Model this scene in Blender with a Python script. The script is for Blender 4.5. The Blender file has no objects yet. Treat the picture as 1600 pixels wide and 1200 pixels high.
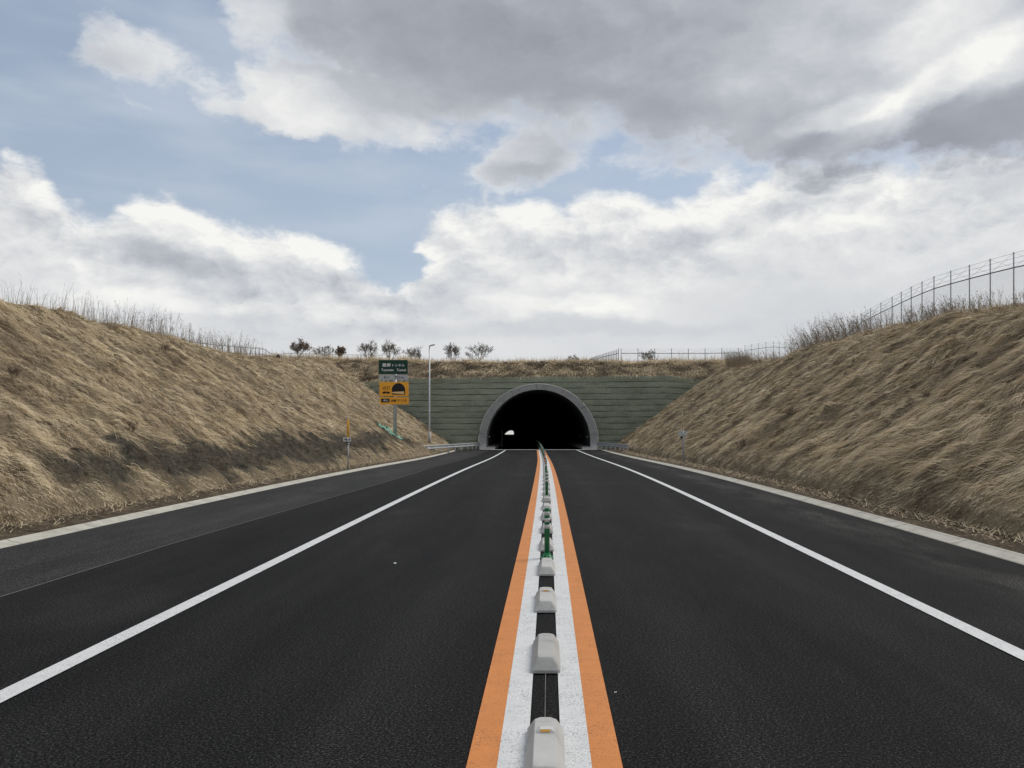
import bpy, bmesh, math, random
import numpy as np
from mathutils import Vector, Matrix
R = math.radians
rng = np.random.default_rng(7)
random.seed(7)
scene = bpy.context.scene
C = scene.collection

# ------------------------------------------------------------------ camera
CAMZ = 1.7
cam_d = bpy.data.cameras.new('camera'); cam = bpy.data.objects.new('camera', cam_d); C.objects.link(cam)
cam.location = (0, 0, CAMZ); cam.rotation_euler = (R(90), 0, 0)
cam_d.sensor_width = 36; cam_d.lens = 36 * 1295 / 1600
cam_d.shift_x = -57 / 1600; cam_d.shift_y = 67 / 1600
cam_d.clip_start = .05; cam_d.clip_end = 20000
scene.camera = cam
scene.view_settings.view_transform = 'Standard'; scene.view_settings.look = 'None'
scene.view_settings.exposure = 0; scene.view_settings.gamma = 1
try:
    scene.cycles.use_denoising = True
    scene.cycles.max_bounces = 6
except Exception: pass

# ------------------------------------------------------------------ sun + sky
SUN_EL, SUN_AZ = 46, 52            # azimuth clockwise from +Y (road direction)
sd = bpy.data.lights.new('sun', 'SUN'); sd.energy = 2.0; sd.angle = R(24); sd.color = (1, .95, .88)
sun = bpy.data.objects.new('sun', sd); C.objects.link(sun)
sun.rotation_euler = (R(90 - SUN_EL), 0, R(-SUN_AZ) + math.pi)
# a sun lamp shines along its local -Z; rotate so that it comes from azimuth SUN_AZ
dvec = Vector((math.sin(R(SUN_AZ)) * math.cos(R(SUN_EL)), math.cos(R(SUN_AZ)) * math.cos(R(SUN_EL)), math.sin(R(SUN_EL))))
sun.rotation_euler = dvec.to_track_quat('Z', 'Y').to_euler()

W = bpy.data.worlds.new('World'); scene.world = W; W.use_nodes = True
nt = W.node_tree; nt.nodes.clear(); L = nt.links
def N(t, **k):
    n = nt.nodes.new(t)
    for a, b in k.items(): setattr(n, a, b)
    return n
def M(op, a, b=None, c=None, clamp=False):
    n = N('ShaderNodeMath', operation=op); n.use_clamp = clamp
    for i, v in enumerate((a, b, c)):
        if v is None: continue
        if isinstance(v, (int, float)): n.inputs[i].default_value = v
        else: L.new(v, n.inputs[i])
    return n.outputs[0]
def V(op, a, b=None, out=0):
    n = N('ShaderNodeVectorMath', operation=op)
    for i, v in enumerate((a, b)):
        if v is None: continue
        if isinstance(v, (tuple, list)): n.inputs[i].default_value = v
        elif isinstance(v, (int, float)): n.inputs[3].default_value = v
        else: L.new(v, n.inputs[i])
    return n.outputs[out]
def smooth(x, lo, hi):
    n = N('ShaderNodeMapRange'); n.interpolation_type = 'SMOOTHSTEP'
    L.new(x, n.inputs[0]); n.inputs[1].default_value = lo; n.inputs[2].default_value = hi
    return n.outputs[0]
def noise(vec, scale, detail, rough=.5, lac=2.0, col=False):
    n = N('ShaderNodeTexNoise'); n.inputs['Scale'].default_value = scale; n.inputs['Detail'].default_value = detail
    n.inputs['Roughness'].default_value = rough; n.inputs['Lacunarity'].default_value = lac
    L.new(vec, n.inputs['Vector']); return n.outputs[1 if col else 0]
def mixc(f, a, b):
    n = N('ShaderNodeMix', data_type='RGBA')
    if isinstance(f, (int, float)): n.inputs[0].default_value = f
    else: L.new(f, n.inputs[0])
    for s, v in ((6, a), (7, b)):
        if isinstance(v, tuple): n.inputs[s].default_value = v
        else: L.new(v, n.inputs[s])
    return n.outputs[2]
def azel(px, py):
    x = (px - 857) / 1295; z = (667 - py) / 1295
    return math.atan(x), math.atan2(z, math.hypot(1, x))
tc = N('ShaderNodeTexCoord'); dirv = tc.outputs['Generated']
sx = N('ShaderNodeSeparateXYZ'); L.new(dirv, sx.inputs[0])
ay = M('ABSOLUTE', sx.outputs[1])
az = M('ARCTAN2', sx.outputs[0], ay); el = M('ARCSINE', sx.outputs[2])
cb = N('ShaderNodeCombineXYZ'); L.new(az, cb.inputs[0]); L.new(el, cb.inputs[1]); P0 = cb.outputs[0]
cb2 = N('ShaderNodeCombineXYZ'); L.new(az, cb2.inputs[0]); L.new(M('MULTIPLY', el, 1.75), cb2.inputs[1])
L.new(M('MULTIPLY', sx.outputs[1], .3), cb2.inputs[2]); PN = cb2.outputs[0]
def blobs(lst, P, base):
    acc = base
    for (px, py, rx, ry, rot, amp) in lst:
        a, e = azel(px, py)
        m = N('ShaderNodeMapping', vector_type='TEXTURE')
        m.inputs['Location'].default_value = (a, e, 0); m.inputs['Rotation'].default_value = (0, 0, R(rot))
        m.inputs['Scale'].default_value = (rx / 1295, ry / 1295, 1)
        L.new(P, m.inputs['Vector'])
        d = V('DOT_PRODUCT', m.outputs[0], m.outputs[0], out=1)
        g = M('EXPONENT', M('MULTIPLY', M('MULTIPLY', d, d), -.7))
        acc = M('MULTIPLY_ADD', g, amp, acc)
    return acc
def curve(tab_, q):
    """cloud edge elevation as a function of azimuth; tab_ holds (px, py) pairs"""
    a0, a1 = -.62, .56
    f = N('ShaderNodeMapRange'); L.new(q, f.inputs[0]); f.inputs[1].default_value = a0; f.inputs[2].default_value = a1
    r_ = N('ShaderNodeValToRGB'); L.new(f.outputs[0], r_.inputs[0]); c = r_.color_ramp; c.interpolation = 'LINEAR'
    while len(c.elements) < len(tab_): c.elements.new(.5)
    for e_, (px, py) in zip(c.elements, tab_):
        a_, el_ = azel(px, py); e_.position = min(1, max(0, (a_ - a0) / (a1 - a0))); e_.color = (el_ + .05,) * 3 + (1,)
    return M('SUBTRACT', r_.outputs[0], .05)
# slow wander + fine billows of the cloud edges
w1 = V('SCALE', V('SUBTRACT', noise(PN, 6, 2, .5, col=True), (.5, .5, .5)), .030)
w2 = V('SCALE', V('SUBTRACT', noise(PN, 22, 5, .6, col=True), (.5, .5, .5)), .030)
WW = V('ADD', w1, w2); PW = V('ADD', P0, WW)
sp2 = N('ShaderNodeSeparateXYZ'); L.new(PW, sp2.inputs[0]); aw, ew = sp2.outputs[0], sp2.outputs[1]
nA = noise(V('ADD', PN, w2), 11, 9, .60); nA2 = noise(V('ADD', V('ADD', PN, w2), (.010, .030, 0)), 11, 6, .60)
nB = noise(V('ADD', PN, V('SCALE', w2, .8)), 4.2, 9, .56); nC = noise(PN, 3.0, 5, .5)
nS = noise(V('MULTIPLY', PN, (1, 2.2, 1)), 4.2, 4, .52)
# ---- far cumulus banks
TA = curve([(60, 262), (110, 322), (160, 322), (200, 302), (260, 292), (330, 318), (380, 345), (440, 352), (510, 372), (570, 392), (604, 412), (620, 420), (634, 392), (646, 366), (665, 340), (710, 312), (770, 318), (850, 303), (885, 328), (925, 310), (975, 298), (1030, 322), (1080, 305), (1120, 268), (1190, 252), (1250, 250), (1330, 245), (1600, 205)], aw)
DA = M('MULTIPLY_ADD', M('SUBTRACT', nA, .5), .085, M('SUBTRACT', TA, ew))
DA = M('SUBTRACT', DA, blobs([(618, 432, 70, 30, -8, .024), (648, 424, 44, 22, 0, .035)], PW, 0.0))
aA = smooth(DA, -.004, .020)
deep = smooth(DA, .0, .085)
BRA = [(320, 410, 150, 20, -4, -.15), (480, 400, 90, 12, -10, .06), (640, 455, 90, 34, 0, -.10), (560, 450, 90, 20, 0, -.03), (1110, 362, 110, 20, 12, -.10), (940, 378, 110, 16, 4, -.05),
 (870, 476, 140, 15, 0, .13), (960, 490, 60, 12, 0, .08), (530, 490, 160, 14, 0, .07), (260, 470, 120, 14, 0, .08), (720, 402, 60, 12, 0, .10), (1290, 400, 260, 60, 0, .05), (1230, 300, 120, 14, 0, .05),
 (850, 545, 1100, 26, 0, -.02), (880, 512, 260, 14, 0, -.06), (1400, 470, 300, 40, 0, -.03), (1180, 440, 160, 30, 0, -.03), (450, 515, 260, 14, 0, -.02), (1480, 330, 140, 26, 12, -.05), (150, 440, 220, 14, 0, -.03)]
BA = blobs(BRA, PW, .905)
BA = M('MULTIPLY_ADD', deep, -.11, BA)
BA = M('MULTIPLY_ADD', M('MULTIPLY', M('SUBTRACT', nA, nA2), M('MULTIPLY_ADD', smooth(DA, .03, .16), -.88, 1.0)), .90, BA)
BA = M('MULTIPLY_ADD', M('SUBTRACT', nS, .5), .13, BA)
BA = M('MULTIPLY_ADD', M('SUBTRACT', nC, .5), .10, BA)
# ---- near grey deck, its lower edge
EB = curve([(0, -160), (300, -120), (350, -10), (372, 70), (400, 92), (440, 108), (500, 150), (545, 190), (590, 205), (640, 215), (720, 240), (780, 232), (860, 232), (940, 240), (1020, 256), (1100, 260), (1160, 275), (1240, 304), (1300, 312), (1400, 305), (1500, 288), (1600, 265)], aw)
WISP = [(330, 128, 190, 36, -14, .052), (490, 160, 90, 44, -14, .068), (150, 90, 60, 22, 10, .014), (230, 100, 150, 60, -8, .014), (415, 205, 62, 30, -10, .052), (822, 258, 66, 36, 4, .085), (640, 200, 60, 24, -20, .03), (170, 100, 60, 12, 0, .02), (1205, 235, 40, 18, 0, .02)]
DB = M('MULTIPLY_ADD', M('SUBTRACT', nB, .5), .13, M('MAXIMUM', M('SUBTRACT', ew, EB), -.06))
DB = M('ADD', DB, blobs(WISP, PW, 0.0))
DB = M('MULTIPLY_ADD', M('SUBTRACT', nA, .5), .20, DB)
aB = smooth(DB, -.018, .048)
BRB = [(700, 50, 330, 80, -8, -.10), (900, 90, 260, 60, 0, -.04), (1090, 200, 300, 50, -4, -.08), (1480, 225, 260, 44, 8, -.15), (1250, 250, 190, 28, -3, -.10),
 (880, 180, 130, 34, 0, .07), (1040, 110, 130, 34, 0, .05), (1290, 60, 170, 60, 20, .13), (1440, 150, 150, 24, 26, .26), (1320, 178, 90, 18, 8, .22), (1490, 30, 110, 44, 30, .26), (1580, 90, 60, 36, 30, .24), (1400, 110, 140, 50, 20, .06),
 (340, 125, 180, 36, -12, .18), (480, 160, 90, 40, -14, .18), (400, 25, 40, 40, 0, .16), (650, 205, 50, 16, -20, .12), (415, 205, 60, 30, 0, .12), (815, 235, 50, 16, 0, .12), (840, 270, 60, 16, 0, -.05), (1205, 232, 40, 14, 0, .10)]
BB = blobs(BRB, PW, .535)
BB = M('MULTIPLY_ADD', M('SUBTRACT', 1.0, smooth(DB, .01, .08)), .12, BB)
BB = M('MULTIPLY_ADD', M('SUBTRACT', nC, .5), .26, BB)
BB = M('MULTIPLY_ADD', M('SUBTRACT', nB, .5), .26, BB)
BB = M('MULTIPLY_ADD', M('SUBTRACT', nA, nA2), .30, BB)
alpha = M('SUBTRACT', 1.0, M('MULTIPLY', M('SUBTRACT', 1.0, aA), M('SUBTRACT', 1.0, aB)))
mB = N('ShaderNodeMix'); L.new(aB, mB.inputs[0]); L.new(BA, mB.inputs[2]); L.new(BB, mB.inputs[3])
B = M('MAXIMUM', M('MINIMUM', mB.outputs[0], .95), .34)
thin = M('MULTIPLY', smooth(nS, .35, .75), 1.0)
tone = N('ShaderNodeValToRGB'); L.new(B, tone.inputs[0])
cr = tone.color_ramp; cr.elements[0].position = .30; cr.elements[0].color = (.30, .32, .365, 1)
cr.elements[1].position = .95; cr.elements[1].color = (.93, .925, .90, 1)
for p_, c_ in ((.45, (.375, .395, .445, 1)), (.60, (.49, .515, .56, 1)), (.72, (.62, .64, .67, 1)), (.84, (.77, .78, .785, 1))):
    e_ = cr.elements.new(p_); e_.color = c_
SKYSTR = .10
cl = V('SCALE', tone.outputs[0], 1 / SKYSTR)
sky = N('ShaderNodeTexSky', sky_type='NISHITA'); sky.sun_disc = False
sky.sun_elevation = R(SUN_EL); sky.sun_rotation = R(SUN_AZ); sky.air_density = 1.0; sky.dust_density = 1.2; sky.ozone_density = 1.5
# thin high veil over the blue, thicker near the horizon and in wisps
veil = M('ADD', M('MULTIPLY', thin, .38), M('MULTIPLY_ADD', smooth(el, .42, .05), .24, .45))
hz = mixc(veil, sky.outputs[0], (5.2, 5.9, 6.9, 1))
colr = mixc(alpha, hz, cl)
bg = N('ShaderNodeBackground'); bg.inputs[1].default_value = SKYSTR; L.new(colr, bg.inputs[0])
wo = N('ShaderNodeOutputWorld'); L.new(bg.outputs[0], wo.inputs[0])
try: W.cycles.sampling_method = 'MANUAL'; W.cycles.sample_map_resolution = 512
except Exception: pass

# ------------------------------------------------------------------ materials
def mat(name, col, rough=.8, metal=0., spec=.3, build=None):
    m = bpy.data.materials.new(name); m.use_nodes = True
    b = m.node_tree.nodes['Principled BSDF']
    b.inputs['Base Color'].default_value = (*col, 1); b.inputs['Roughness'].default_value = rough
    b.inputs['Metallic'].default_value = metal; b.inputs['Specular IOR Level'].default_value = spec
    if build: build(m.node_tree, b)
    return m
class G:
    def __init__(s, t): s.t = t; s.L = t.links
    def n(s, t, **k):
        n = s.t.nodes.new(t)
        for a, b in k.items(): setattr(n, a, b)
        return n
    def co(s, kind='Object', scale=(1, 1, 1)):
        t = s.n('ShaderNodeTexCoord'); m = s.n('ShaderNodeMapping'); m.inputs['Scale'].default_value = scale
        s.L.new(t.outputs[kind], m.inputs[0]); return m.outputs[0]
    def noise(s, v, sc, det=3, ro=.5, col=False):
        n = s.n('ShaderNodeTexNoise'); n.inputs['Scale'].default_value = sc; n.inputs['Detail'].default_value = det
        n.inputs['Roughness'].default_value = ro; s.L.new(v, n.inputs['Vector']); return n.outputs[1 if col else 0]
    def ramp(s, f, stops):
        n = s.n('ShaderNodeValToRGB'); s.L.new(f, n.inputs[0]); c = n.color_ramp
        while len(c.elements) < len(stops): c.elements.new(.5)
        for e, (p, col) in zip(c.elements, stops):
            e.position = p; e.color = (*col, 1) if isinstance(col, tuple) else (col, col, col, 1)
        return n.outputs[0]
    def math(s, op, a, b=None, c=None, clamp=False):
        n = s.n('ShaderNodeMath', operation=op); n.use_clamp = clamp
        for i, v in enumerate((a, b, c)):
            if v is None: continue
            if isinstance(v, (int, float)): n.inputs[i].default_value = v
            else: s.L.new(v, n.inputs[i])
        return n.outputs[0]
    def mix(s, f, a, b, mode='MIX'):
        n = s.n('ShaderNodeMix', data_type='RGBA', blend_type=mode)
        if isinstance(f, (int, float)): n.inputs[0].default_value = f
        else: s.L.new(f, n.inputs[0])
        for k, v in ((6, a), (7, b)):
            if isinstance(v, tuple): n.inputs[k].default_value = (*v, 1)
            else: s.L.new(v, n.inputs[k])
        return n.outputs[2]
    def bump(s, b, h, st, dist):
        n = s.n('ShaderNodeBump'); n.inputs['Strength'].default_value = st; n.inputs['Distance'].default_value = dist
        s.L.new(h, n.inputs['Height']); s.L.new(n.outputs[0], b.inputs['Normal'])
def b_asphalt(light):
    def f(t, b):
        g = G(t); uv = g.co('UV'); ob = g.co('Object')
        agg = g.noise(ob, 75, 3, .7); agg2 = g.noise(ob, 42, 3, .7)
        big = g.noise(g.co('UV', (1.0, .12, 1)), .9, 5, .6)
        fine = g.noise(g.co('UV', (1.6, .35, 1)), 2.2, 4, .6)
        lo = .0095 if not light else .019; hi = .024 if not light else .043
        base = g.ramp(big, [(.3, (lo, lo * 1.02, lo * 1.05)), (.72, (hi * .80, hi * .81, hi * .82))])
        base = g.mix(g.math('MULTIPLY', g.ramp(fine, [(.45, 0.), (.75, 1.)]), .35), base, (hi * 1.1, hi * 1.09, hi * 1.05))
        # wheel polished / dusty lanes along the road
        sp = g.n('ShaderNodeSeparateXYZ'); t.links.new(uv, sp.inputs[0])
        def lane(c, w): return g.math('EXPONENT', g.math('MULTIPLY', g.math('POWER', g.math('DIVIDE', g.math('SUBTRACT', sp.outputs[0], c), w), 2), -1.))
        dust = g.math('MULTIPLY', lane(5.15, .5), g.ramp(g.noise(g.co('UV', (1, .25, 1)), 1.3, 5, .65), [(.38, 0.), (.7, 1.)]))
        base = g.mix(g.math('MULTIPLY', dust, .75), base, (.085, .083, .078))
        dust2 = g.math('MULTIPLY', lane(-6.3, .9), g.ramp(g.noise(g.co('UV', (1, .2, 1)), 1.1, 5, .65), [(.4, 0.), (.7, 1.)]))
        base = g.mix(g.math('MULTIPLY', dust2, .5), base, (.085, .083, .078))
        for c_ in (-2.75, -1.05, 1.05, 2.75):
            wt_ = g.math('MULTIPLY', lane(c_, .33), g.ramp(g.noise(g.co('UV', (1.5, .08, 1)), 1.0, 4, .6), [(.35, .1), (.65, 1.)]))
            base = g.mix(g.math('MULTIPLY', wt_, .22), base, (hi * 2.0, hi * 2.0, hi * 1.98))
        pt = g.ramp(g.noise(g.co('UV', (1, .4, 1)), .55, 3, .5), [(.60, 0.), (.72, 1.)])
        base = g.mix(g.math('MULTIPLY', pt, .25), base, (.06, .06, .059))
        sp_ = g.ramp(agg, [(.40, .2), (.52, .85), (.60, 2.2), (.72, 6.)])
        col = g.mix(1., base, sp_, 'MULTIPLY')
        col = g.mix(1., col, g.ramp(agg2, [(.32, .42), (.5, .95), (.68, 1.7)]), 'MULTIPLY')
        t.links.new(col, b.inputs['Base Color'])
        g.bump(b, agg, .3, .004)
    return f
asphalt = mat('asphalt', (.03, .03, .03), .88, spec=.09, build=b_asphalt(False))
asphalt_old = mat('asphalt_shoulder', (.04, .04, .04), .88, spec=.16, build=b_asphalt(True))
def b_paint(col, wear, wt=.5):
    def f(t, b):
        g = G(t); ob = g.co('Object')
        pit = g.ramp(g.noise(ob, 85, 4, .7), [(wear, 1.), (wear + .05, 0.)])
        w2 = g.ramp(g.noise(ob, 3, 5, .6), [(.42, .35), (.62, 1.)])
        pit2 = g.math('MULTIPLY', pit, w2)
        c1 = g.ramp(g.noise(ob, 7, 5, .6), [(.3, tuple(c * .86 for c in col)), (.7, col)])
        t.links.new(g.mix(g.math('MULTIPLY', pit2, .8), c1, (.06, .058, .055)), b.inputs['Base Color'])
        g.bump(b, g.noise(ob, 60, 3, .6), .5, .004)
    return f
white_paint = mat('white_road_paint', (.8, .8, .8), .7, build=b_paint((.75, .765, .765), .395))
orange_paint = mat('orange_road_paint', (.62, .26, .07), .7, build=b_paint((.70, .265, .075), .385))
def b_concrete(col, sc=6, seams=0):
    def f(t, b):
        g = G(t); ob = g.co('Object')
        a = g.noise(ob, sc, 6, .65); c = g.noise(ob, 60, 3, .6)
        cc = g.ramp(a, [(.28, tuple(x * .68 for x in col)), (.5, col), (.75, tuple(min(.9, x * 1.12) for x in col))])
        cc = g.mix(.35, cc, g.mix(1., cc, g.ramp(c, [(.3, .6), (.7, 1.3)]), 'MULTIPLY'))
        if seams:
            uv = g.co('UV'); sp = g.n('ShaderNodeSeparateXYZ'); t.links.new(uv, sp.inputs[0])
            fr = g.math('FRACT', g.math('DIVIDE', sp.outputs[1], seams))
            ln = g.math('LESS_THAN', fr, .012)
            cc = g.mix(g.math('MULTIPLY', ln, .8), cc, (.06, .055, .05))
            st = g.ramp(g.noise(g.co('UV', (2, .4, 1)), 1.5, 5, .6), [(.5, 0.), (.8, .35)])
            cc = g.mix(st, cc, (.34, .31, .26))
        t.links.new(cc, b.inputs['Base Color']); g.bump(b, c, .25, .004)
    return f
concrete = mat('concrete', (.42, .41, .39), .85, build=b_concrete((.42, .415, .395)))
kerb_mat = mat('kerb_concrete', (.5, .49, .45), .85, build=b_concrete((.51, .495, .43), 3, 2.0))
collar_mat = mat('collar_concrete', (.3, .3, .3), .85, build=b_concrete((.34, .345, .34), 2.2))
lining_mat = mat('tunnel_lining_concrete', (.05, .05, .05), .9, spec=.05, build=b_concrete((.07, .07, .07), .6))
def b_block(t, b):
    g = G(t); ob = g.co('Object'); oi = g.n('ShaderNodeObjectInfo')
    a = g.noise(ob, 4, 6, .7); c = g.noise(ob, 130, 3, .6)
    cc = g.ramp(a, [(.3, (.36, .36, .345)), (.5, (.50, .50, .48)), (.75, (.57, .57, .55))])
    cc = g.mix(1., cc, g.ramp(oi.outputs['Random'], [(0., .82), (1., 1.1)]), 'MULTIPLY')
    cc = g.mix(g.ramp(c, [(.22, .8), (.36, 0.)]), cc, (.16, .15, .14))
    t.links.new(cc, b.inputs['Base Color']); g.bump(b, c, .35, .003)
block_mat = mat('divider_block_concrete', (.45, .45, .43), .8, build=b_block)
steel = mat('galvanised_steel', (.42, .44, .46), .42, .45, build=lambda t, b: t.links.new(G(t).ramp(G(t).noise(G(t).co('Object'), 3, 5, .6), [(.3, (.42, .44, .46)), (.7, (.60, .62, .64))]), b.inputs['Base Color']))
post_steel = mat('fence_post_steel', (.46, .48, .50), .6, .3)
wire_mat = mat('fence_wire', (.30, .32, .34), .6, .3)
rail_mat = mat('fence_rail', (.09, .10, .10), .7, .1)
def b_soil(t, b):
    g = G(t); ob = g.co('Object')
    a = g.noise(ob, 2.3, 7, .7); c = g.noise(ob, 22, 4, .7)
    cc = g.ramp(a, [(.3, (.045, .036, .026)), (.5, (.10, .078, .054)), (.72, (.20, .155, .105))])
    cc = g.mix(1., cc, g.ramp(c, [(.3, .5), (.7, 1.5)]), 'MULTIPLY')
    t.links.new(cc, b.inputs['Base Color']); g.bump(b, c, .8, .04)
soil = mat('bare_soil', (.1, .08, .05), .95, spec=.1, build=b_soil)
def b_thatch(t, b):
    g = G(t); at = g.n('ShaderNodeAttribute', attribute_name='bare')
    ob = g.co('Object'); a = g.noise(ob, 1.2, 6, .65); c = g.noise(ob, 18, 5, .7)
    cc = g.ramp(a, [(.3, (.12, .092, .06)), (.5, (.22, .175, .115)), (.7, (.32, .26, .17))])
    dk = g.ramp(g.noise(ob, 5, 5, .7), [(.3, (.035, .032, .025)), (.5, (.075, .067, .052)), (.75, (.15, .13, .095))])
    cc = g.mix(at.outputs['Fac'], cc, dk)
    cc = g.mix(1., cc, g.ramp(c, [(.3, .55), (.7, 1.3)]), 'MULTIPLY')
    t.links.new(cc, b.inputs['Base Color']); g.bump(b, c, .8, .05)
thatch = mat('dry_grass_thatch', (.2, .15, .1), .95, spec=.1, build=b_thatch)
def b_blade(t, b):
    g = G(t); at = g.n('ShaderNodeAttribute', attribute_name='tone')
    cc = g.ramp(at.outputs['Fac'], [(0., (.037, .034, .025)), (.18, (.115, .094, .064)), (.38, (.34, .265, .175)), (.62, (.66, .535, .355)), (1., (.84, .72, .50))])
    ge = g.n('ShaderNodeNewGeometry')
    cc = g.mix(1., cc, g.ramp(ge.outputs['Random Per Island'], [(0., .80), (1., 1.18)]), 'MULTIPLY')
    t.links.new(cc, b.inputs['Base Color'])
blade_mat = mat('dry_grass_blades', (.3, .24, .15), .75, spec=.2, build=b_blade)
weed_mat = mat('dry_weed_stalks', (.17, .13, .09), .9, spec=.1, build=lambda t, b: t.links.new(G(t).ramp(G(t).n('ShaderNodeNewGeometry').outputs['Random Per Island'], [(0., (.19, .155, .115)), (1., (.46, .38, .285))]), b.inputs['Base Color']))
bark = mat('grey_bark', (.10, .085, .07), .9, spec=.1, build=lambda t, b: t.links.new(G(t).ramp(G(t).noise(G(t).co('Object'), 6, 4), [(.3, (.17, .15, .13)), (.7, (.28, .25, .215))]), b.inputs['Base Color']))
dead_leaf = mat('withered_leaves', (.12, .07, .04), .9, spec=.1, build=lambda t, b: t.links.new(G(t).ramp(G(t).n('ShaderNodeNewGeometry').outputs['Random Per Island'], [(0., (.11, .075, .055)), (1., (.22, .155, .11))]), b.inputs['Base Color']))
red_twig = mat('reddish_twigs', (.12, .07, .05), .9, spec=.1, build=lambda t, b: t.links.new(G(t).ramp(G(t).noise(G(t).co('Object'), 9, 4), [(.3, (.10, .072, .055)), (.7, (.20, .15, .115))]), b.inputs['Base Color']))
def b_geo(t, b):
    g = G(t); ob = g.co('Object')
    a = g.noise(g.co('Object', (.5, .5, 1.2)), .8, 6, .65); c = g.noise(ob, 9, 5, .75)
    cc = g.ramp(a, [(.3, (.21, .225, .165)), (.5, (.275, .30, .23)), (.75, (.34, .36, .27))])
    cc = g.mix(1., cc, g.ramp(c, [(.30, .15), (.40, .9), (.75, 1.2)]), 'MULTIPLY')
    cc = g.mix(1., cc, g.ramp(g.noise(ob, 26, 3, .7), [(.3, .6), (.7, 1.35)]), 'MULTIPLY')
    sp = g.n('ShaderNodeSeparateXYZ'); t.links.new(ob, sp.inputs[0])
    lowf = g.ramp(g.math('ADD', sp.outputs[2], g.math('MULTIPLY', g.noise(ob, .9, 5, .6), 3.)), [(.0, 1.), (.9, 0.)])
    cc = g.mix(g.math('MULTIPLY', lowf, .7), cc, (.13, .11, .075))
    pk = g.ramp(g.noise(ob, 3.3, 6, .7), [(.62, 0.), (.70, 1.)])
    cc = g.mix(g.math('MULTIPLY', pk, .35), cc, (.17, .15, .10))
    t.links.new(cc, b.inputs['Base Color']); g.bump(b, c, .6, .03)
geotextile = mat('green_geotextile', (.09, .11, .08), .95, spec=.1, build=b_geo)
seam_dark = mat('seam_gap', (.015, .015, .013), .95, spec=.05)
sign_green = mat('sign_green', (.006, .045, .03), .5, spec=.3)
sign_grey = mat('sign_grey', (.46, .48, .50), .5)
sign_orange = mat('sign_orange', (.92, .42, .04), .5)
sign_white = mat('sign_white', (.8, .8, .8), .5)
sign_black = mat('sign_black', (.012, .012, .014), .5)
green_plastic = mat('green_plastic', (.012, .125, .045), .45, build=lambda t, b: t.links.new(G(t).ramp(G(t).noise(G(t).co('Object'), 9, 4), [(.3, (.014, .14, .052)), (.7, (.022, .19, .070))]), b.inputs['Base Color']))
green_light = mat('green_plastic_base', (.03, .26, .10), .5)
red_plastic = mat('red_plastic', (.62, .075, .035), .45)
band_white = mat('reflective_white', (.60, .61, .60), .35)
amber = mat('amber_reflector', (.85, .42, .03), .25, spec=.6)
yellow_plastic = mat('yellow_marker_plastic', (.85, .42, .05), .5)
mint_net = mat('mint_green_netting', (.32, .58, .46), .85, build=lambda t, b: t.links.new(G(t).ramp(G(t).noise(G(t).co('Object'), 7, 5, .7), [(.42, (.04, .08, .06)), (.5, (.20, .42, .32)), (.68, (.46, .74, .62))]), b.inputs['Base Color']))
paper = mat('white_litter', (.8, .8, .78), .8)
pale_ground = mat('pale_gravel', (.75, .74, .70), .9, build=b_concrete((.74, .72, .67), .05))

# ------------------------------------------------------------------ object helpers
def tag(o, label=None, cat=None, group=None, kind=None):
    if label: o['label'] = label
    if cat: o['category'] = cat
    if group: o['group'] = group
    if kind: o['kind'] = kind
    return o
def empty(name, loc, rz=0, **k):
    o = bpy.data.objects.new(name, None); C.objects.link(o); o.location = loc; o.rotation_euler = (0, 0, rz)
    o.empty_display_size = .2
    return tag(o, **k)
def mesh_np(name, verts, faces, m, parent=None, uvs=None, attr=None, smooth_=False):
    """verts Nx3, faces Mx4 (or Mx3) arrays"""
    me = bpy.data.meshes.new(name); verts = np.asarray(verts, dtype=np.float32); faces = np.asarray(faces, dtype=np.int32)
    k = faces.shape[1]
    me.vertices.add(len(verts)); me.vertices.foreach_set('co', verts.ravel())
    me.loops.add(faces.size); me.loops.foreach_set('vertex_index', faces.ravel())
    me.polygons.add(len(faces)); me.polygons.foreach_set('loop_start', np.arange(0, faces.size, k, dtype=np.int32))
    try: me.polygons.foreach_set('loop_total', np.full(len(faces), k, dtype=np.int32))
    except Exception: pass
    if uvs is not None:
        ul = me.uv_layers.new(name='UVMap'); ul.data.foreach_set('uv', np.asarray(uvs, dtype=np.float32)[faces.ravel()].ravel())
    if attr:
        a = me.attributes.new(attr[0], 'FLOAT', 'POINT'); a.data.foreach_set('value', np.asarray(attr[1], dtype=np.float32))
    me.materials.append(m); me.update(calc_edges=True)
    me.polygons.foreach_set('use_smooth', np.full(len(faces), smooth_)); me.validate()
    o = bpy.data.objects.new(name, me); C.objects.link(o); o.parent = parent
    return o
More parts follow.
